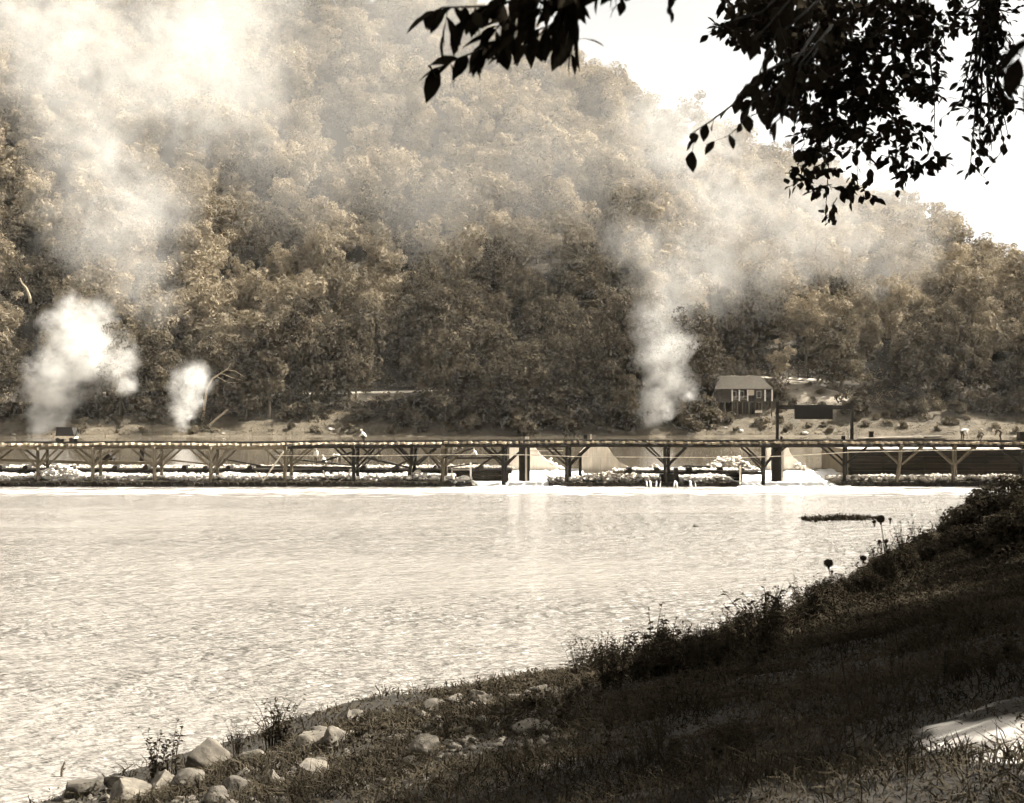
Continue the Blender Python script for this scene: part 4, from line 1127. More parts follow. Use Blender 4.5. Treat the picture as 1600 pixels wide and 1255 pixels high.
# ------------------------------------------------------------------ workers
def person(label, pose, loc, rz, shirt, hat=True, s=1.0):
    P = {
     'stand': dict(pelvis=(0, 0, .95), spine=(0, .01, 1.18), chest=(0, .02, 1.40), neck=(0, .03, 1.52), head=(0, .05, 1.66), sh=(.19, .01, 1.42), el=(.27, .02, 1.16), wr=(.24, .14, .95), hip=(.10, 0, .90), kn=(.12, .04, .50), an=(.12, -.02, .09), toe=(.13, .15, .04)),
     'bend': dict(pelvis=(0, -.12, .92), spine=(0, .10, 1.06), chest=(0, .32, 1.12), neck=(0, .44, 1.10), head=(0, .57, 1.06), sh=(.19, .33, 1.10), el=(.25, .40, .82), wr=(.17, .50, .58), hip=(.10, -.10, .88), kn=(.14, .03, .50), an=(.13, -.06, .09), toe=(.14, .11, .04)),
     'crouch': dict(pelvis=(0, -.22, .40), spine=(0, -.12, .62), chest=(0, .06, .80), neck=(0, .12, .90), head=(0, .20, 1.02), sh=(.19, .07, .82), el=(.27, .22, .62), wr=(.15, .42, .52), hip=(.11, -.20, .38), kn=(.18, .20, .52), an=(.15, -.10, .09), toe=(.16, .08, .04)),
     'sit': dict(pelvis=(0, -.05, .12), spine=(0, .02, .36), chest=(0, .14, .56), neck=(0, .22, .66), head=(0, .30, .78), sh=(.19, .15, .58), el=(.27, .30, .38), wr=(.16, .48, .30), hip=(.11, -.02, .12), kn=(.17, .42, .20), an=(.15, .46, -.22), toe=(.16, .60, -.27)),
    }[pose]
    names = ['pelvis', 'spine', 'chest', 'neck', 'head']
    V = [Vector(P[k]) for k in names]; rad = [.155, .15, .17, .065, .115]; lab = []
    top = V[4] + (V[4] - V[3]).normalized() * .10
    V.append(top); rad.append(.075)
    E = [(0, 1), (1, 2), (2, 3), (3, 4), (4, 5)]; lab = [1, 1, 1, 0, 0]
    hands = []
    for sx in (-1, 1):
        mir = lambda k: Vector((P[k][0] * sx, P[k][1], P[k][2]))
        b = len(V); V += [mir('sh'), mir('el'), mir('wr')]; rad += [.085, .055, .038]
        E += [(2, b), (b, b + 1), (b + 1, b + 2)]; lab += [1, 1, 1]
        d = (mir('wr') - mir('el')).normalized(); hd = mir('wr') + d * .08
        V.append(hd); rad.append(.038); E.append((b + 2, b + 3)); lab.append(0); hands.append((hd, d, sx))
        b = len(V); V += [mir('hip'), mir('kn'), mir('an'), mir('toe')]; rad += [.105, .075, .05, .045]
        E += [(0, b), (b, b + 1), (b + 1, b + 2), (b + 2, b + 3)]; lab += [2, 2, 2, 3]
    me = bpy.data.meshes.new('tmp'); me.from_pydata(V, E, [])
    ob = bpy.data.objects.new('tmp', me); COL.objects.link(ob)
    ob.modifiers.new('s', 'SKIN'); sub = ob.modifiers.new('d', 'SUBSURF'); sub.levels = 1
    if not me.skin_vertices: me.skin_vertices.new() if hasattr(me.skin_vertices, 'new') else None
    for i, sv in enumerate(me.skin_vertices[0].data):
        sv.radius = (rad[i], rad[i]); sv.use_root = (i == 0)
    dg = bpy.context.evaluated_depsgraph_get()
    em = bpy.data.meshes.new_from_object(ob.evaluated_get(dg))
    bpy.data.objects.remove(ob)
    vs = [v.co[:] for v in em.vertices]; fs = [tuple(p.vertices) for p in em.polygons]
    mi = []
    for p in em.polygons:
        c = p.center; best = (9, 0)
        for (a, b), lb in zip(E, lab):
            A, B = V[a], V[b]; t = max(0, min(1, (c - A).dot(B - A) / max(1e-6, (B - A).length_squared)))
            dd = (A + (B - A) * t - c).length
            if dd < best[0]: best = (dd, lb)
        mi.append(best[1])
    body = MB(); body.v = vs; body.f = fs; body.m = mi
    # face: nose, ears, eyes; hands: four fingers and a thumb
    fw = Vector((0, 1, 0)) if pose in ('stand', 'crouch', 'sit') else Vector((0, .5, -.86)); upv = (V[4] - V[3]).normalized()
    hc = V[4] + upv * .03
    body.ball(hc + fw * .115 - upv * .02, (.016, .022, .022), 6, 0)
    for sx in (-1, 1):
        body.ball(hc + Vector((sx * .105, 0, 0)), (.012, .022, .03), 6, 0)
        body.ball(hc + fw * .10 + Vector((sx * .035, 0, 0)) + upv * .015, .011, 6, 3)
    for hd, d, sx in hands:
        side = d.orthogonal().normalized(); q = d.cross(side)
        for k in range(4):
            o_ = side * (k - 1.5) * .019; L = (.075, .085, .08, .062)[k]
            body.tube([hd + o_ + d * .02, hd + o_ + d * (.03 + L * .5) + q * .006, hd + o_ + d * (.03 + L * .9) + q * .028], [.009, .0085, .007], 5, 0)
        body.tube([hd - side * .03, hd - side * .055 + d * .03, hd - side * .06 + d * .06 + q * .012], [.011, .010, .008], 5, 0)
    root = body.build('person', [M['skin'], M[shirt], M['trousers'], M['boots']], None, loc, (0, 0, rz), True)
    root.scale = (s, s, s)
    tag(root, label, 'person')
    if hat:
        mb = MB(); c = V[4] + upv * .085
        mb.tube([c - upv * .02, c - upv * .005], [.19, .19], 14); mb.tube([c, c + upv * .10, c + upv * .115], [.115, .105, .07], 12)
        mb.build('hat', M['hat'], root, smooth=False)
    return root
def wk(label, pose, q, pfoot, yy, rz, shirt, hat=True):
    p = at(q, pfoot, yy); return person(label, pose, p, rz, shirt, hat, 1.12)
wk('standing worker in a pale shirt on the sloping plank', 'stand', 494, 727, 144.0, 2.6, 'shirt_white')
wk('worker in a white shirt bending over beside the standing one', 'bend', 531, 727.5, 144.0, 1.2, 'shirt_white')
wk('bending worker in dark clothes facing the one in the white shirt', 'bend', 519, 727.5, 145.2, -1.3, 'shirt_dark')
wk('worker in a white shirt crouching low on the cofferdam planks', 'crouch', 507, 729, 143.0, 1.0, 'shirt_white')
wk('standing worker in dark clothes and pale hat behind the crowded middle bent', 'stand', 594, 724, 146.0, -2.8, 'shirt_dark')
wk('worker in dark shirt bending behind the middle bent posts', 'bend', 549, 728, 146.0, 1.6, 'shirt_dark')
wk('crouching worker on the staging plank next to the seated one in white', 'crouch', 707, 714.5, 145.0, -0.6, 'shirt_dark')
wk('worker in dark clothes bending at the far end of the staging plank', 'bend', 722, 714.5, 145.3, 1.3, 'shirt_dark')
wk('worker in a white shirt sitting bent forward on the staging plank', 'sit', 744, 714.0, 144.9, 1.4, 'shirt_white')
zd = lambda q: HY + (H0 - deck_top(q) - 0.05) * F / (TR - .6)
wk('worker in white shirt and dark trousers bending over on the deck past the planks', 'bend', 1504, zd(1504), TR - .6, -1.2, 'shirt_white')
wk('worker in dark clothes crouching on the deck behind the bending one', 'crouch', 1531, zd(1531), TR - .4, -1.0, 'shirt_dark')
wk('worker in grey clothes bending on the deck near the end crate', 'bend', 1563, zd(1563), TR - .5, 1.4, 'shirt_dark')
wk('worker in a white shirt crouching on the deck above the middle bents', 'crouch', 568, zd(568), TR - .5, 1.4, 'shirt_white')

# ------------------------------------------------------------------ near bank: boulders
BOULDER = [rock_mesh('boulder', 300 + i, 4, M['boulder'], 0.34, 10, True, (1, .85, .72)) for i in range(7)]
named = [
 (319, 1207, 96, 'biggest pale flat topped boulder at the water edge', 0), (128, 1246, 62, 'pale boulder leftmost at the water edge', 1), (176, 1236, 46, 'boulder behind the leftmost one at the water line', 2),
 (197, 1256, 74, 'angular boulder at the bottom edge in front of the leftmost ones', 3), (394, 1194, 48, 'upright pale boulder beside the weed clump above the big boulder', 4), (292, 1238, 58, 'pale wedge boulder in front of the biggest one', 5),
 (364, 1242, 52, 'flat boulder at the foot of the biggest one', 6), (247, 1242, 66, 'dark boulder under the small leafy weed', 0), (484, 1219, 60, 'rounded boulder with a sunlit top right of the flat ones', 1),
 (424, 1230, 44, 'low boulder between the flat and the rounded ones', 2), (484, 1170, 62, 'broad boulder at the water line above the rounded one', 3), (527, 1165, 54, 'dark boulder under the grass tuft at the water line', 4),
 (665, 1180, 54, 'half buried boulder alone on the grassy bank', 5), (755, 1135, 32, 'small pale boulder under the tall weeds', 6), (657, 1128, 34, 'flat boulder under weeds at the middle of the bank edge', 0),
 (822, 1148, 48, 'dark mossy boulder among weeds near the middle of the bank', 1), (1137, 1005, 26, 'pointed dark rock standing at the water edge among far weeds', 2), (1119, 1019, 42, 'low dark rock beside the pointed one', 3),
 (1086, 1021, 24, 'small dark rock at the waterside next to a broad leaved weed', 4), (339, 1256, 44, 'boulder cut by the bottom edge below the wedge boulder', 6), (640, 1200, 30, 'small pale stone below the half buried boulder', 5)]
def put_boulder(px, py, w, label, k, group=None, sink=.42):
    p = ground_hit(px, py)
    s = w / F * p.y / 2 * 1.08
    o = link('boulder', BOULDER[k % 7], None, p + Vector((0, s * .6, s * (.62 - sink))), (R.uniform(-.25, .25), R.uniform(-.25, .25), R.uniform(0, 6.28)), (s, s, s * R.uniform(.85, 1.1)))
    tag(o, label, 'boulder', group)
for px, py, w, lb, k in named: put_boulder(px, py, w, lb, k)
for i in range(34):
    px = R.uniform(440, 880); py = np.interp(px, [440, 520, 640, 850, 900], [1172, 1140, 1112, 1086, 1074]) + R.uniform(-4, 16)
    put_boulder(px, py, R.uniform(20, 44), 'dark half buried rock in the row along the water line', i, 'rocks along the water line', .45)
for i in range(95):
    t = R.random()
    px = 120 + 760 * t; base = np.interp(px, [100, 300, 520, 850], [1256, 1215, 1150, 1110]); py = base + R.random() ** 1.4 * (150 - 60 * t)
    if py > 1275: continue
    put_boulder(px, py, R.uniform(12, 30) * (1.1 - .4 * t), 'small stone among many scattered over the lower bank', i, 'stones scattered on the bank', .25)
o = link('river_rock', BOULDER[2], None, (xat(1087, 92), 92.0, 0.08), (0, 0, 1), (.30, .26, .28)); tag(o, 'small dark rock alone in the open river', 'rock')
mb = MB(); mb.tube([(0, 0, -.2), (.03, 0, .18), (.1, 0, .36)], [.03, .035, .02], 6); mb.tube([(.03, 0, .15), (.12, .02, .22)], [.02, .008], 5)
tag(mb.build('twig', M['bark'], None, (xat(95, 30.0), 30.0, 0)), 'short dark twig sticking out of the water near the leftmost boulder', 'twig')

# ------------------------------------------------------------------ near bank: weeds, grass
def blade_leaf(C, D, L, W, g, bend=0.3, up=None):
    """pointed leaves: 6 verts, 2 quads each"""
    n = len(C); D = D / np.linalg.norm(D, axis=1, keepdims=True)
    Sd = np.cross(D, g.normal(size=(n, 3)) * .6 + np.array([0, 0, 1.0])); Sd /= np.maximum(1e-6, np.linalg.norm(Sd, axis=1, keepdims=True))
    Nn = np.cross(Sd, D)
    L = L[:, None]; W = W[:, None]
    m1 = C + D * L * .42 + Nn * L * .06
    tip = C + D * L - Nn * L * bend * .6 - np.array([0, 0, 1]) * L * bend * .4
    V = np.stack([C - Sd * W * .12, C + Sd * W * .12, m1 + Sd * W * .5, m1 - Sd * W * .5, tip], 1).reshape(-1, 3)
    k = np.arange(n)[:, None] * 5
    Q = np.concatenate([k + np.array([[0, 1, 2]]), k + np.array([[0, 2, 3]]), k + np.array([[3, 2, 4]])], 0)
    return V, Q
def weed_proto(seed, H, stems, leafL, leafW, per, lean):
    g = np.random.default_rng(seed); mb = MB(); C = []; D = []; L = []
    for s in range(stems):
        a = g.uniform(0, 6.28); r = g.uniform(0, .12) * H; l = g.uniform(.1, lean)
        h = H * g.uniform(.55, 1.0)
        p = [np.array([math.cos(a) * (r + l * h * t * t), math.sin(a) * (r + l * h * t * t), h * t]) for t in (0, .35, .7, 1.0)]
        mb.tube([tuple(q) for q in p], [.008 * H + .003, .007 * H, .005 * H, .002], 4, cap=False)
        for k in range(per):
            t = g.uniform(.15, 1.0); i = min(2, int(t * 3)); q = p[i] + (p[i + 1] - p[i]) * (t * 3 - i)
            b = g.uniform(0, 6.28)
            C.append(q); D.append([math.cos(b), math.sin(b), g.uniform(-.1, .9)]); L.append(leafL * (1.15 - .55 * t) * g.uniform(.7, 1.2))
    C, D, L = np.array(C), np.array(D), np.array(L)
    V, Q = blade_leaf(C, D, L, L * leafW, g)
    return mb.mesh('stem', M['weed_leaf'], True), np_mesh('leaves', V, Q, M['weed_leaf'])
WEEDS = [weed_proto(400, 1.3, 7, .16, .35, 16, .35), weed_proto(401, 1.0, 9, .12, .45, 18, .5), weed_proto(402, 1.6, 5, .20, .40, 14, .3), weed_proto(403, .8, 12, .14, .22, 14, .6), weed_proto(404, 1.2, 6, .26, .7, 9, .45), weed_proto(405, 1.0, 14, .22, .10, 10, .5)]
def weed(px, py, h, k, label, group=None, p=None, cat='weed'):
    p = p or ground_hit(px, py)
    o = empty('weed', p, R.uniform(0, 6.28)); s = h / (1.3, 1.0, 1.6, .8, 1.2, 1.0)[k]
    o.scale = (s, s, s); tag(o, label, cat, group)
    link('stem', WEEDS[k][0], o); link('leaves', WEEDS[k][1], o)
    return o
weed(243, 1222, 1.25, 1, 'small bushy weed growing above the dark boulder'); weed(268, 1216, 1.5, 2, 'upright leafy stalk beside the biggest boulder')
weed(425, 1170, 1.45, 5, 'grassy weed clump at the water line above the upright boulder'); weed(372, 1180, 1.1, 5, 'thin weed tuft between the biggest and the upright boulder')
weed(1022, 1046, 1.75, 2, 'tall thin weed standing highest over the water in the middle'); weed(1018, 1050, 1.15, 4, 'broad leaved weed at the foot of the tall thin one')
weed(1040, 1040, 1.0, 4, 'broad leaved weed just right of the tall thin one'); weed(1205, 1000, 1.5, 2, 'tall weed stalk over the water past the pointed rock')
weed(1290, 965, 1.6, 1, 'bushy weed on the bank edge past the tall stalk'); weed(1180, 1010, 1.0, 0, 'leafy weed just past the pointed rock')
edge_px = [(520, 1140), (600, 1110), (700, 1095), (800, 1080), (850, 1070), (900, 1062), (960, 1050), (1000, 1040), (1080, 1030), (1140, 1012), (1200, 995), (1260, 968), (1310, 940), (1360, 915), (1400, 890), (1450, 850), (1500, 825), (1560, 800), (1610, 780)]
def weed_words(px, k):
    w = ('leafy stalked', 'bushy', 'tall sparse', 'low spreading', '', 'grassy tufted')[k]
    z = 'above the boulders' if px < 760 else 'between the boulders and the pointed rock' if px < 1130 else 'past the pointed rock before the thicket' if px < 1440 else 'among the thicket at the bank end'
    return (w + ' weed on the bank edge ' + z, w + ' weeds ' + z)
for i in range(115):
    px = R.uniform(520, 1620); py = np.interp(px, [e[0] for e in edge_px], [e[1] for e in edge_px]) + R.uniform(-4, 30)
    far = smooth01(900, 1500, px); kk = R.choice((0, 1, 2, 3, 5, 3, 0))
    py += 14 * (px < 900)
    weed(px, py, (R.uniform(.55, 1.35) + .8 * float(far) * R.random()) * (.42 + .58 * float(smooth01(820, 1000, px))), kk, *weed_words(px, kk))
SHRUB = [crown_mesh('foliage', 500 + i, 2.0, 1.5, 1.6, 16, 420, .17, M['weed_leaf'], lobe=(.3, .5)) for i in range(3)]
weed(440, 1168, 1.3, 1, 'second weed of the clump at the water line above the upright boulder')
for i in range(40):
    px = R.uniform(1000, 1510); py = np.interp(px, [e[0] for e in edge_px], [e[1] for e in edge_px]) + R.uniform(-6, 22)
    p_ = ground_hit(px, py); s_ = R.uniform(.12, .24) + .26 * float(smooth01(1180, 1480, px)) * R.uniform(.5, 1); o = empty('shrub', p_, i); o.scale = (s_, s_, s_ * R.uniform(.9, 1.6))
    wd = 'low' if s_ < .3 else 'waist-high'; zn = 'before the pointed rock' if px < 1120 else 'between the pointed rock and the flower stalks' if px < 1340 else 'rising towards the bank end'
    tag(o, '%s ragged shrub on the bank edge %s' % (wd, zn), 'shrub', '%s edge shrubs %s' % (wd, zn)); link('stem', BSTEM, o); link('foliage', SHRUB[i % 3], o)
for i in range(88):
    px = R.uniform(900, 1560); py = np.interp(px, [e[0] for e in edge_px], [e[1] for e in edge_px]) + R.uniform(-10, 8); kk = R.choice((0, 2, 2, 5, 1))
    weed(px, py, R.uniform(.9, 1.9) * (.75 + .5 * float(smooth01(1100, 1450, px))), kk, 'tall ' + weed_words(px, kk)[0], 'tall ' + weed_words(px, kk)[1])
for i in range(72):
    px = R.uniform(820, 1640); e = np.interp(px, [q[0] for q in edge_px], [q[1] for q in edge_px]); py = e + 25 + R.random() ** 1.3 * (1215 - e) * .75
    if 1400 < px and 1090 < py < 1220: continue
    gp_ = ground_hit(px, py); kk = R.choice((1, 3, 0, 5, 4)); hh_ = R.uniform(.25, .6) + .55 * float(smooth01(16, 50, gp_.y)) * R.random()
    wd = ('leafy stalked', 'bushy', '', 'low spreading', 'broad leaved', 'grassy tufted')[kk]; zn = 'towards the bank end' if gp_.y > 38 else 'in the middle of the slope' if gp_.y > 20 else 'low down near the path'
    weed(px, py, hh_, kk, '%s weed on the shaded bank slope %s' % (wd, zn), '%s weeds on the slope %s' % (wd, zn), p=gp_)
# gravel between the boulders
gg = np.random.default_rng(91); cs = []; ss = []
while len(cs) < 900:
    px = gg.uniform(90, 900); py = np.interp(px, [90, 300, 520, 900], [1250, 1212, 1150, 1100]) + gg.random() ** 1.5 * 95
    if py > 1262: continue
    q_ = ground_hit(px, py); cs.append((q_.x, q_.y, q_.z + .01)); ss.append(gg.uniform(.03, .11))
tag(link('bank_gravel', rubble_mesh('bank_gravel', cs, ss, M['boulder'], 12)), 'loose gravel between the boulders of the lower bank', 'gravel', kind='stuff')
# big shade shrubs on the far end of the bank
for i, (px, py, s) in enumerate(((1475, 868, .8), (1500, 850, 1.0), (1520, 848, 1.25), (1548, 838, 1.2), (1572, 835, 1.35), (1600, 832, 1.5), (1630, 830, 1.5), (1440, 886, .7), (1590, 870, 1.2), (1550, 872, 1.0))):
    p = ground_hit(px, py); s *= .62; o = empty('shrub', p, i); o.scale = (s * 1.25, s * 1.25, s)
    tag(o, 'dark shrub in the thicket where the bank meets the far water', 'shrub', 'thicket at the bank end')
    link('stem', BSTEM, o); link('foliage', SHRUB[i % 3], o)
# grass and ground cover
g = np.random.default_rng(77)
n = 330000
yy = 6 + 100 * g.random(n) ** 1.7; lo = np.interp(yy, WL[:, 1], WL[:, 0]); hi = yy * .44 + 3
xx = lo + (hi - lo) * g.random(n)
dd = bank_d(xx, yy); keep = (dd > .25) & (xx > lo)
rocky = (yy > 22) & (dd < 3.5) & (xx < 2.5)
keep &= ~(rocky & (g.random(n) < .8))
# leave the sandy path bare
ppx = 800 + xx / yy * F; ppy = HY + (H0 - bank_h0(xx, yy)) * F / yy
_pc = np.array([PA.lerp(PB, t) for t in np.linspace(.08, .9, 30)])
dpath = np.min(np.hypot(xx[:, None] - _pc[None, :, 0], yy[:, None] - _pc[None, :, 1]) - .30, axis=1)
keep &= (dpath > 0) | (g.random(n) < .06)
xx, yy = xx[keep], yy[keep]; n = len(xx)
zz = bank_z(xx, yy)
C = np.stack([xx, yy, zz - .03], 1); D = np.stack([g.normal(0, .55, n), g.normal(0, .55, n), np.ones(n)], 1)
Hh = g.uniform(.16, .55, n) * (0.75 + .5 * np.sin(xx * 1.1 + 2) * np.sin(yy * .8)) + .04
V, Q = blade_leaf(C, D, Hh, np.maximum(.012, .0009 * yy) * g.uniform(.8, 1.6, n), g, .55)
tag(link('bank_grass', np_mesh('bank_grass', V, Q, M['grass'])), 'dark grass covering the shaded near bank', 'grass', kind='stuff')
n = 80000
yy = 6 + 104 * g.random(n) ** 1.6; lo = np.interp(yy, WL[:, 1], WL[:, 0]); hi = yy * .44 + 3
xx = lo + (hi - lo) * g.random(n) ** .9
dd = bank_d(xx, yy); dpath = np.min(np.hypot(xx[:, None] - _pc[None, :, 0], yy[:, None] - _pc[None, :, 1]) - .30, axis=1)
keep = (dd > .3) & (dpath > 0) & ~((yy > 22) & (dd < 4.5) & (xx < 1.5) & (g.random(n) < .75))
xx, yy = xx[keep], yy[keep]; n = len(xx)
C = np.stack([xx, yy, bank_z(xx, yy) + g.random(n) ** 1.5 * (.18 + .35 * smooth01(12, 50, yy))], 1)
V, Q = blade_leaf(C, np.stack([g.normal(size=n), g.normal(size=n), g.uniform(-.2, .9, n)], 1), g.uniform(.05, .13, n) * (.55 + .6 * smooth01(10, 35, yy)), g.uniform(.03, .07, n) * (.5 + .6 * smooth01(10, 35, yy)), g, .4)
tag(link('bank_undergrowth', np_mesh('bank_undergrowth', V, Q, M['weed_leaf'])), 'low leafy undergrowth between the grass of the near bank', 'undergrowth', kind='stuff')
# reeds standing in the river
reed = empty('reed_bed', (xat(1320, 97), 97.0, 0)); tag(reed, 'thin strip of reeds standing in the river off the bank end', 'reeds')
n = 900
xr = g.uniform(xat(1255, 97), xat(1388, 97), n); tt = (xr - xr.min()) / np.ptp(xr)
C = np.stack([xr - reed.location.x, g.normal(0, .7, n) + tt * 2.0, np.full(n, -.1)], 1)
V, Q = blade_leaf(C, np.stack([g.normal(0, .35, n), g.normal(0, .35, n), np.ones(n)], 1), g.uniform(.25, .7, n) * (.55 + .6 * np.sin(np.pi * np.clip(tt * .8 + .2, 0, 1))), np.full(n, .11), g, .5)
o = link('stalks', np_mesh('stalks', V, Q, M['grass']), reed); o['kind'] = 'stuff'
# blurred flower stalks close to the camera
def flower(px, py, d, heads, label):
    top = at(px, py, d); gz = float(bank_z(np.array([top.x]), np.array([d]))[0])
    root = empty('flower_stalk', (top.x + .12, d, gz)); tag(root, label, 'flower')
    b = root.location
    mb = MB(); mb.tube([(0, 0, -.05), (.04, 0, (top.z - gz) * .5), (-.06, 0, (top.z - gz) * .8), tuple(top - b)], [.0035, .003, .003, .0025], 6); mb.build('stem', M['weed_leaf'], root)
    for a, c, r in heads:
        p = at(a, c, d) - b
        mb = MB(); mb.ball(p, (r, r, r * .85), 10); mb.tube([p, p + Vector((.0, 0, -.03))], [r * .5, .003], 6); mb.build('flower_head', M['weed_leaf'], root, smooth=True)
flower(1295, 882, 6.0, ((1294.5, 880, .024), (1300, 893, .008)), 'blurred round flower head floating before the water near the camera')
flower(1376, 812, 7.0, ((1376, 811, .026), (1391, 811, .010), (1366, 815, .012), (1384, 846, .014), (1374, 846, .012), (1388, 862, .016), (1349, 872, .02), (1392, 880, .02)), 'blurred branching flower stalk near the camera crossing the reeds')

# ------------------------------------------------------------------ the tree we stand under: trunk out of frame, sprays hanging into view
tree_x, tree_y = 7.5, 1.0
tz = float(bank_z(np.array([tree_x]), np.array([tree_y]))[0])
big = empty('overhanging_tree', (tree_x, tree_y, tz))
tag(big, 'big dark tree whose leafy sprays hang into the sky above the river', 'tree')
bo = Vector((tree_x, tree_y, tz))
mb = MB(); mb.tube([(0, 0, -.5), (.1, .1, 2.5), (-.1, .3, 5.5), (-.4, .6, 8.5), (-.5, .8, 12)], [.62, .5, .42, .32, .15], 12); mb.build('trunk', M['bark_dark'], big, smooth=True)
# crown above and behind the viewpoint
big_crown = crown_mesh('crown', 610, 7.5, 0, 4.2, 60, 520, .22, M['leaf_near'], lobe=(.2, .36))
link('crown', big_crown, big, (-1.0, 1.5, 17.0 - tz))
def leaf_proto(w):
    mb = MB(); pr = [(0, 0), (.18, .30), (.42, .5), (.68, .40), (.88, .16), (1.0, 0)]
    vs = []; fs = []
    for t, h in pr:
        z = -.16 * t * t
        vs += [(-h * w, t, z + .10 * h), (0, t, z), (h * w, t, z + .10 * h)]
    for i in range(5):
        a = i * 3; fs += [(a, a + 3, a + 4, a + 1), (a + 1, a + 4, a + 5, a + 2)]
    return np.array(vs), fs
LV, LF = leaf_proto(.60)
leaf_me = bpy.data.meshes.new('leaf'); leaf_me.from_pydata([tuple(v) for v in LV], [], LF); leaf_me.materials.append(M['leaf_near'])
leaf_me.polygons.foreach_set('use_smooth', [True] * len(leaf_me.polygons))
def leaf_matrix(p, d, L, roll):
    d = d.normalized(); x = d.cross(Vector((0, 0, 1)))
    x = x.normalized() if x.length > 1e-4 else Vector((1, 0, 0))
    z = x.cross(d); c, s_ = math.cos(roll), math.sin(roll)
    x2 = x * c + z * s_; z2 = z * c - x * s_
    m = Matrix((( x2.x, d.x, z2.x), (x2.y, d.y, z2.y), (x2.z, d.z, z2.z))).to_4x4()
    return Matrix.Translation(p) @ m @ Matrix.Diagonal((L, L, L, 1))
singles = 0
bulk = []
def spray(px_path, Y0, Y1, leafL, step, single, name='branch', droop=.75, twigs=0, twig_len=.3, r=.012, narrow=1.0):
    """a drooping branch given by its course; leaves alternate along it and along side twigs"""
    global singles
    n = len(px_path)
    P = [at(a, b, Y0 + (Y1 - Y0) * i / max(1, n - 1)) for i, (a, b) in enumerate(px_path)]
    mb = MB(); lines = [P]
    mb.tube([tuple(p - bo) for p in P], [r * (1 - .75 * i / max(1, n - 1)) for i in range(n)], 6)
    tot = sum((b - a).length for a, b in zip(P[:-1], P[1:]))
    for k in range(twigs):
        t = R.uniform(.08, 1.0) * (n - 1); i = min(n - 2, int(t)); q = P[i].lerp(P[i + 1], t - i)
        d = Vector((R.uniform(-1, 1), R.uniform(-.8, .8), R.uniform(-1.1, .35))).normalized()
        L = twig_len * R.uniform(.5, 1.2)
        tw = [q, q + d * L * .5 + Vector((0, 0, -.02)), q + d * L + Vector((0, 0, -.10 * L))]
        mb.tube([tuple(p - bo) for p in tw], [r * .35, r * .25, r * .12], 4, cap=False); lines.append(tw)
    br = mb.build(name, M['bark_dark'], big, smooth=True)
    for ln in lines:
        for a, b in zip(ln[:-1], ln[1:]):
            L = (b - a).length; m = max(1, int(L / step)); dd = (b - a).normalized()
            for k in range(m):
                p = a.lerp(b, (k + R.random()) / m)
                sd = Vector((R.uniform(-1, 1), R.uniform(-1, 1), R.uniform(-.4, .3)))
                d = dd * .7 + sd * .8 + Vector((0, 0, -droop * R.uniform(.3, 1.2)))
                mt = leaf_matrix(p - bo, d, leafL * R.uniform(.7, 1.2), R.uniform(-1.1, 1.1)) @ Matrix.Diagonal((narrow * R.uniform(.8, 1.1), 1, 1, 1))
                if single and singles < 290 and R.random() < single:
                    o = link('leaf', leaf_me, br); o.matrix_local = mt; singles += 1
                else: bulk.append(np.array(mt))
# close blurred sprays (top middle, and left of the main mass)
for path in ([(1010, -70), (930, -20), (840, 18), (770, 70), (715, 92), (680, 108)], [(960, -60), (860, -10), (760, 10), (690, 12), (668, 25)],
             [(1000, -60), (900, -5), (860, 40), (800, 60)], [(980, -50), (900, -20), (880, 30), (900, 50)], [(880, -60), (800, -10), (740, 20), (712, 40)], [(900, -50), (830, 10), (780, 40), (745, 85)]):
    spray(path, 3.3, 3.8, .095, .026, .55, twigs=3, twig_len=.08, r=.006, narrow=.72)
for path in ([(1040, -50), (985, -8), (955, 15)], [(1080, -50), (1050, -5), (1043, 12)]):
    spray(path, 3.5, 3.7, .06, .05, .9, r=.004)
for path in ([(1300, 60), (1200, 110), (1150, 160), (1110, 190), (1078, 210)], [(1280, 40), (1220, 130), (1205, 190)], [(1240, -30), (1190, 20), (1150, 30), (1130, 40)], [(1260, -30), (1200, 40), (1170, 70)],
             [(1290, 60), (1235, 130), (1225, 180), (1200, 200)], [(1250, 120), (1175, 160), (1158, 195)], [(1280, 0), (1210, 60), (1180, 130)], [(1300, 40), (1250, 100), (1235, 175)]):
    spray(path, 4.8, 4.6, .078, .045, .55, twigs=2, twig_len=.14, r=.007)
spray([(1650, 20), (1605, 60), (1590, 95)], 2.2, 2.3, .075, .04, .8, r=.005)
spray([(1650, 60), (1608, 110), (1598, 150)], 2.4, 2.4, .05, .05, .8, r=.005)
# the main hanging mass
heads = [(1310, -60), (1360, -60), (1410, -60), (1270, -60), (1450, -60), (1330, -60), (1390, -60)]
tips = [(1290, 338, 1.0), (1240, 300, .8), (1300, 345, .8), (1280, 380, .35), (1290, 360, .5), (1190, 60, 1), (1175, 20, 1), (1225, 120, 1), (1240, 60, 1), (1270, 100, 1), (1310, 80, 1), (1350, 60, 1), (1250, 200, .8), (1262, 330, .5), (1310, 300, 1), (1340, 305, 1), (1365, 308, 1), (1395, 302, 1), (1420, 300, 1), (1437, 290, .9), (1460, 275, .9), (1472, 262, .7), (1450, 240, .9), (1232, 262, .5), (1258, 270, .8), (1280, 285, 1),
        (1225, 290, .35), (1320, 250, 1), (1380, 250, 1), (1425, 230, 1), (1465, 175, .9), (1478, 120, .8), (1472, 90, .8), (1488, 60, .7), (1440, 160, 1), (1400, 200, 1), (1350, 200, 1), (1300, 200, 1), (1260, 190, 1), (1265, 240, 1), (1230, 150, 1), (1215, 80, 1),
        (1480, 20, .7), (1450, 60, 1), (1290, 130, 1), (1340, 140, 1), (1390, 130, 1), (1250, 90, 1), (1420, 100, 1), (1200, 20, .9)]
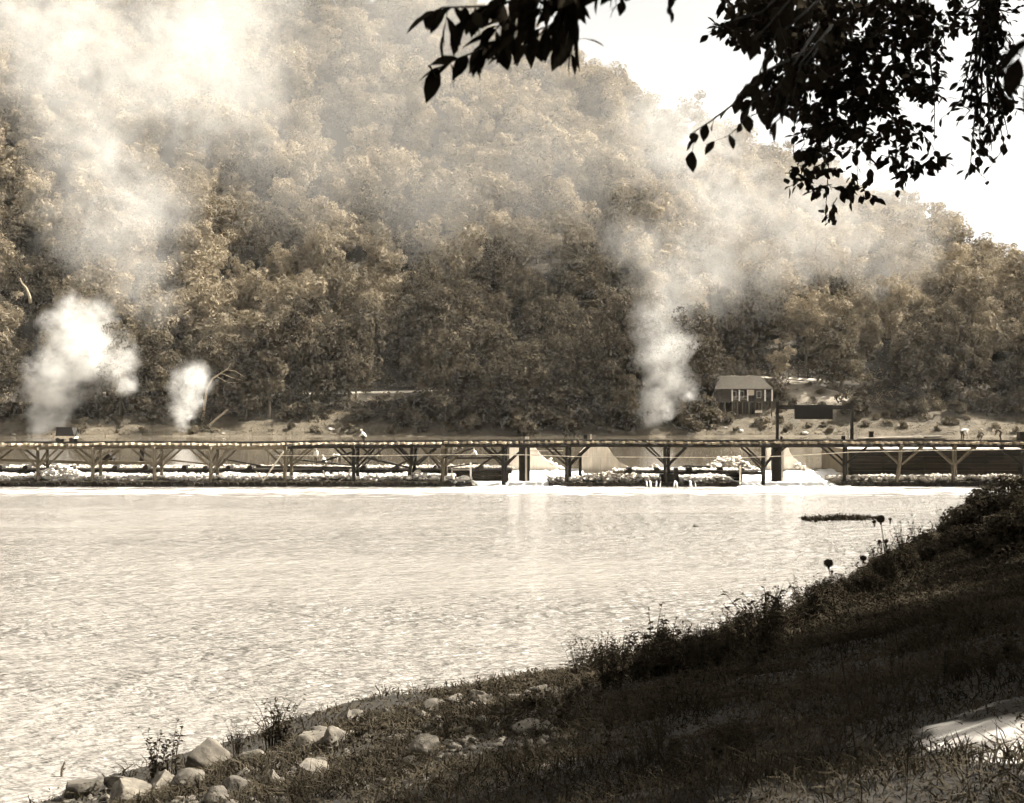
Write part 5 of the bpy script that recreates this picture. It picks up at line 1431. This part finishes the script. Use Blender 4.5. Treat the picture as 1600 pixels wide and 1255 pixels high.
outline = [(1125, -30), (1120, 40), (1150, 75), (1190, 60), (1210, 110), (1170, 150), (1200, 170), (1240, 165), (1255, 240), (1225, 265), (1230, 295), (1265, 290), (1250, 312), (1300, 300), (1290, 345), (1310, 340), (1330, 308), (1380, 300), (1430, 300), (1440, 285), (1478, 268), (1470, 200), (1450, 170), (1475, 165), (1465, 110), (1490, 90), (1480, 60), (1500, 40), (1490, -30)]
def inside(x, y):
    c = False
    for (x1, y1), (x2, y2) in zip(outline, outline[1:] + outline[:1]):
        if (y1 > y) != (y2 > y) and x < (x2 - x1) * (y - y1) / (y2 - y1) + x1: c = not c
    return c
for a, b in ((1290, 330), (1400, 280), (1240, 250), (1460, 220), (1440, 90), (1340, 290), (1210, 90), (1180, 20)):
    hd = min(heads, key=lambda h: abs(h[0] - a)); mx = (hd[0] + a) / 2 + R.uniform(-20, 20)
    spray([hd, (mx, b * .3), ((mx + a) / 2 + R.uniform(-10, 10), b * .7), (a, b)], 10.4, 9.8, .08, .10, .0, droop=.2, r=.010)
ns = 0
while ns < 400:
    a, b = (R.uniform(1115, 1500), R.uniform(-30, 345)) if ns < 240 else (R.uniform(1120, 1430), R.uniform(-30, 215))
    if not inside(a, b): continue
    if R.random() > (1.0 if (a < 1330 or b < 60) else .62): continue
    ns += 1
    th = R.choice((R.uniform(2.2, 3.6), R.uniform(-.5, .9), R.uniform(1.0, 2.2))); L = R.uniform(28, 52)
    c, e = a + math.cos(th) * L, b + abs(math.sin(th)) * L * .7
    if not inside(c, e): c, e = a + (c - a) * .4, b + (e - b) * .4
    yd = R.uniform(9.4, 10.8)
    spray([(a, b), ((a + c) / 2, (b + e) / 2 - 4), (c, e)], yd, yd + R.uniform(-.2, .2), .085, .030, .06, droop=.15, twigs=3, twig_len=.10, r=.004)
for a, b in ((1515, 298), (1530, 285), (1550, 262), (1570, 262), (1575, 235), (1555, 240), (1520, 240), (1500, 185), (1565, 170), (1585, 190), (1540, 130), (1525, 90), (1550, 60), (1590, 110), (1500, 20), (1575, 20), (1515, 200), (1545, 200)):
    b -= 25 * (b > 100)
    spray([(1555 + R.uniform(-10, 10), -50), (1538 + (a - 1538) * .4, b * .4), (1535 + (a - 1535) * .7, b * .75), (a, b)], 10.8, 10.4 + R.uniform(-.4, .4), .085, .11, .04, twigs=12, twig_len=.2, droop=.15)
A = np.array(bulk)
VV = np.einsum('nij,kj->nki', A[:, :3, :3], LV) + A[:, None, :3, 3]
LFa = np.array(LF)
FF = LFa[None] + (np.arange(len(A)) * len(LV))[:, None, None]
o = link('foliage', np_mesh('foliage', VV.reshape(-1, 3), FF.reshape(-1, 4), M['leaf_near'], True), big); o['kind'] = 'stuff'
# limbs that carry the sprays
for pts, rr in (([(-.3, .5, 7.0), (-2.2, 3.5, 8.2), (-4.2, 7.5, 7.6), tuple(at(1340, -60, 10.5) - bo)], [.16, .1, .06, .03]),
                ([(-.3, .5, 6.2), (-1.2, 4.5, 8.0), (-2.5, 8.5, 7.8), tuple(at(1555, -50, 10.8) - bo)], [.14, .09, .05, .025]),
                ([(-.2, .4, 5.0), (-3.2, 1.8, 6.2), (-5.2, 3.0, 5.6), tuple(at(1000, -60, 3.5) - bo)], [.12, .07, .035, .012]),
                ([(-.2, .4, 5.4), (-2.6, 2.6, 6.4), (-4.4, 4.0, 6.2), tuple(at(1290, -30, 4.8) - bo)], [.1, .06, .03, .012])):
    mb = MB(); mb.tube(pts, rr, 8); mb.build('limb', M['bark_dark'], big, smooth=True)

# trees of the near bank, outside the frame to the right, that shade it
NEAR_CROWN = [crown_mesh('crown', 630 + i, 5.6, 9.0, 6.5, 44, 520, .30, M['leaf_shore'], lobe=(.24, .4)) for i in range(3)]
NEAR_TRUNK = trunk_mesh('trunk', 640, 11, .38, 4.5, 8, M['bark'])
for i, (x, y, s) in enumerate(((20.5, 24, 1.15), (24.5, 32, 1.1), (29, 41, 1.15), (35, 52, 1.1), (42, 64, 1.1), (50, 78, 1.1), (24, 20, 1.2), (34, 36, 1.2), (16.5, 3.5, 1.15), (58, 92, 1.1), (26, 8, 1.2), (68, 106, 1.2), (46, 56, 1.2))):
    o = empty('bank_tree', (x, y, float(bank_z(np.array([x]), np.array([y]))[0]) - .3), i * 1.3); o.scale = (s, s, s)
    tag(o, 'shade tree on the near bank beyond the photograph edge', 'tree', 'shade trees on the near bank')
    link('trunk', NEAR_TRUNK, o); link('crown', NEAR_CROWN[i % 3], o)

SLIM = crown_mesh('crown', 660, 1.7, 0, 2.6, 34, 300, .17, M['leaf_shore'], lobe=(.28, .45))  # crown for added unseen trees, shaped to shade the bank but not the track
for i, (x, y, zc) in enumerate(((7.9, 13.2, 13.6), (7.0, 10.2, 13.8), (11.8, 20.0, 13.0), (6.3, 7.4, 14.2), (10.3, 16.6, 14.6), (13.2, 23.5, 13.2), (15.6, 28.0, 12.6))):
    zg = float(bank_z(np.array([x]), np.array([y]))[0])
    o = empty('added_shade_tree', (x, y, zg - .2), i); tag(o, 'slim tree added out of view to shade the near bank', 'tree', 'slim shade trees added on the near bank')
    link('trunk', trunk_mesh('trunk', 670 + i, zc - zg, .14, 1.6, 5, M['bark'], .6), o); link('crown', SLIM, o, (0, 0, zc - zg))

# ------------------------------------------------------------------ smoke and haze
def smoke(label, blobs, dens, nscale, k=1.1, lo=.28, hi=.62, step=1.0, det=5, color=.98, thin=None, torn=1.0):
    m = bpy.data.materials.new('smoke'); m.use_nodes = True
    n, l = m.node_tree.nodes, m.node_tree.links; n.clear()
    geo = n.new('ShaderNodeNewGeometry'); cur = None
    for c, r in blobs:
        v = n.new('ShaderNodeVectorMath'); v.operation = 'DISTANCE'; v.inputs[1].default_value = c
        l.new(geo.outputs['Position'], v.inputs[0])
        f = n.new('ShaderNodeMath'); f.operation = 'MULTIPLY_ADD'; f.inputs[1].default_value = -1 / r; f.inputs[2].default_value = 1.0
        l.new(v.outputs['Value'], f.inputs[0])
        if cur is None: cur = f.outputs[0]
        else:
            q = n.new('ShaderNodeMath'); q.operation = 'SMOOTH_MAX'; q.inputs[2].default_value = .12
            l.new(cur, q.inputs[0]); l.new(f.outputs[0], q.inputs[1]); cur = q.outputs[0]
    nz = n.new('ShaderNodeTexNoise'); nz.inputs['Scale'].default_value = nscale; nz.inputs['Detail'].default_value = det; nz.inputs['Roughness'].default_value = .58; nz.inputs['Distortion'].default_value = .5
    l.new(geo.outputs['Position'], nz.inputs['Vector'])
    s1 = n.new('ShaderNodeMath'); s1.operation = 'SUBTRACT'; s1.inputs[1].default_value = .5; l.new(nz.outputs['Fac'], s1.inputs[0])
    s2 = n.new('ShaderNodeMath'); s2.operation = 'MULTIPLY_ADD'; s2.inputs[1].default_value = k; l.new(s1.outputs[0], s2.inputs[0]); l.new(cur, s2.inputs[2])
    mr = n.new('ShaderNodeMapRange'); mr.interpolation_type = 'SMOOTHSTEP'; mr.inputs['From Min'].default_value = lo; mr.inputs['From Max'].default_value = hi; mr.inputs['To Max'].default_value = dens
    l.new(s2.outputs[0], mr.inputs['Value'])
    n2 = n.new('ShaderNodeTexNoise'); n2.inputs['Scale'].default_value = nscale * 3.6; n2.inputs['Detail'].default_value = 4; n2.inputs['Roughness'].default_value = .6; n2.inputs['Distortion'].default_value = 1.2
    l.new(geo.outputs['Position'], n2.inputs['Vector'])
    r2 = n.new('ShaderNodeMapRange'); r2.inputs['From Min'].default_value = .36; r2.inputs['From Max'].default_value = .66; r2.inputs['To Min'].default_value = 1 - .88 * torn; r2.inputs['To Max'].default_value = 1 + .7 * torn
    l.new(n2.outputs['Fac'], r2.inputs['Value'])
    m3 = n.new('ShaderNodeMath'); m3.operation = 'MULTIPLY'; l.new(mr.outputs['Result'], m3.inputs[0]); l.new(r2.outputs['Result'], m3.inputs[1])
    # nothing outside the blobs
    g0 = n.new('ShaderNodeMapRange'); g0.inputs['From Min'].default_value = 0.0; g0.inputs['From Max'].default_value = .12; l.new(cur, g0.inputs['Value'])
    mu = n.new('ShaderNodeMath'); mu.operation = 'MULTIPLY'; l.new(m3.outputs[0], mu.inputs[0]); l.new(g0.outputs['Result'], mu.inputs[1])
    if thin:      # the column disperses as it rises
        sz = n.new('ShaderNodeSeparateXYZ'); l.new(geo.outputs['Position'], sz.inputs[0])
        tm_ = n.new('ShaderNodeMapRange'); tm_.inputs['From Min'].default_value = min(c.z for c, r in blobs); tm_.inputs['From Max'].default_value = max(c.z + r * .6 for c, r in blobs)
        tm_.inputs['To Min'].default_value = 1.0; tm_.inputs['To Max'].default_value = thin; l.new(sz.outputs['Z'], tm_.inputs['Value'])
        m2 = n.new('ShaderNodeMath'); m2.operation = 'MULTIPLY'; l.new(mu.outputs[0], m2.inputs[0]); l.new(tm_.outputs['Result'], m2.inputs[1]); mu = m2
    pv = n.new('ShaderNodeVolumePrincipled'); pv.inputs['Color'].default_value = (color, color * .955, color * .88, 1); pv.inputs['Anisotropy'].default_value = .0
    l.new(mu.outputs[0], pv.inputs['Density'])
    out = n.new('ShaderNodeOutputMaterial'); l.new(pv.outputs[0], out.inputs['Volume'])
    m.cycles.volume_step_rate = step
    bm = bmesh.new()
    for c, r in blobs:
        bmesh.ops.create_icosphere(bm, subdivisions=2, radius=r * 1.02, matrix=Matrix.Translation(c))
    res = bmesh.ops.convex_hull(bm, input=bm.verts[:])
    dead = [v for v in bm.verts if not v.link_faces]
    geom = set(res['geom_interior'] + res['geom_unused']) 
    bmesh.ops.delete(bm, geom=[v for v in geom if isinstance(v, bmesh.types.BMVert)], context='VERTS')
    hull_f = [f for f in bm.faces]
    me = bpy.data.meshes.new('smoke'); bm.to_mesh(me); bm.free(); me.materials.append(m)
    o = link('smoke', me); tag(o, label, 'smoke', kind='stuff'); return o
def B(px, py, Y, rp): return (at(px, py, Y), rp / F * Y)
smoke('bright white smoke column rising behind the tip car', [B(60, 690, 321, 22), B(62, 672, 321, 34), B(66, 650, 322, 46), B(76, 615, 323, 62), B(95, 585, 324, 74), B(135, 555, 326, 84), B(176, 572, 326, 56), B(116, 510, 328, 66), B(146, 492, 329, 50), B(196, 600, 327, 34)], .22, .10, 1.5, .16, .85, .3, thin=.45)
smoke('smaller white smoke column left of the dark shore trees', [B(284, 674, 321, 12), B(284, 660, 321, 20), B(285, 642, 321, 30), B(291, 618, 322, 42), B(302, 595, 322, 44)], .30, .2, 1.5, .16, .85, .3, thin=.4)
smoke('pale smoke column rising beside the stilt house', [B(1008, 658, 320, 20), B(1014, 645, 320, 36), B(1024, 622, 320, 52), B(1046, 600, 321, 62), B(1040, 555, 324, 66), B(1035, 510, 328, 80)], .24, .11, 1.7, .16, .95, .3, thin=.12)
smoke('broad drifting smoke bank over the hillside above the white columns', [B(250, 470, 335, 60), B(225, 420, 338, 90), B(165, 350, 342, 120), B(240, 330, 348, 120), B(150, 240, 356, 170), B(270, 150, 366, 210), B(110, 80, 380, 210), B(330, 30, 390, 200)], .0145, .028, 1.6, .04, .95, .3, det=6)
smoke('thin brownish smoke drifting over the wood above the stilt house', [B(1040, 440, 330, 100), B(1090, 400, 334, 130), B(1010, 380, 334, 90), B(1180, 360, 340, 150), B(1130, 290, 350, 150), B(1290, 330, 356, 150), B(1060, 220, 372, 140), B(1400, 380, 372, 130)], .015, .030, 1.6, .05, .95, .3, det=6, color=.95)
smoke('faint smoke veil hanging along the upper hillside', [B(420, 60, 400, 230), B(560, 120, 405, 210), B(720, 80, 410, 230), B(840, 170, 405, 190), B(960, 180, 400, 170), B(640, 0, 420, 230), B(480, 260, 385, 180), B(680, 280, 385, 200), B(860, 300, 385, 170)], .0034, .012, .5, .0, .8, 1.0, det=2, torn=.35)
hz = MB(); hz.box(-1450, 1450, -450, 1550, -5.0, 330)
hm = bpy.data.materials.new('haze'); hm.use_nodes = True
hm.node_tree.nodes.clear()
pv = hm.node_tree.nodes.new('ShaderNodeVolumePrincipled'); pv.inputs['Density'].default_value = .00005; pv.inputs['Color'].default_value = (.97, .92, .83, 1)
oo = hm.node_tree.nodes.new('ShaderNodeOutputMaterial'); hm.node_tree.links.new(pv.outputs[0], oo.inputs['Volume'])
tag(hz.build('haze', hm), 'warm thin haze filling the valley', 'haze', kind='stuff')
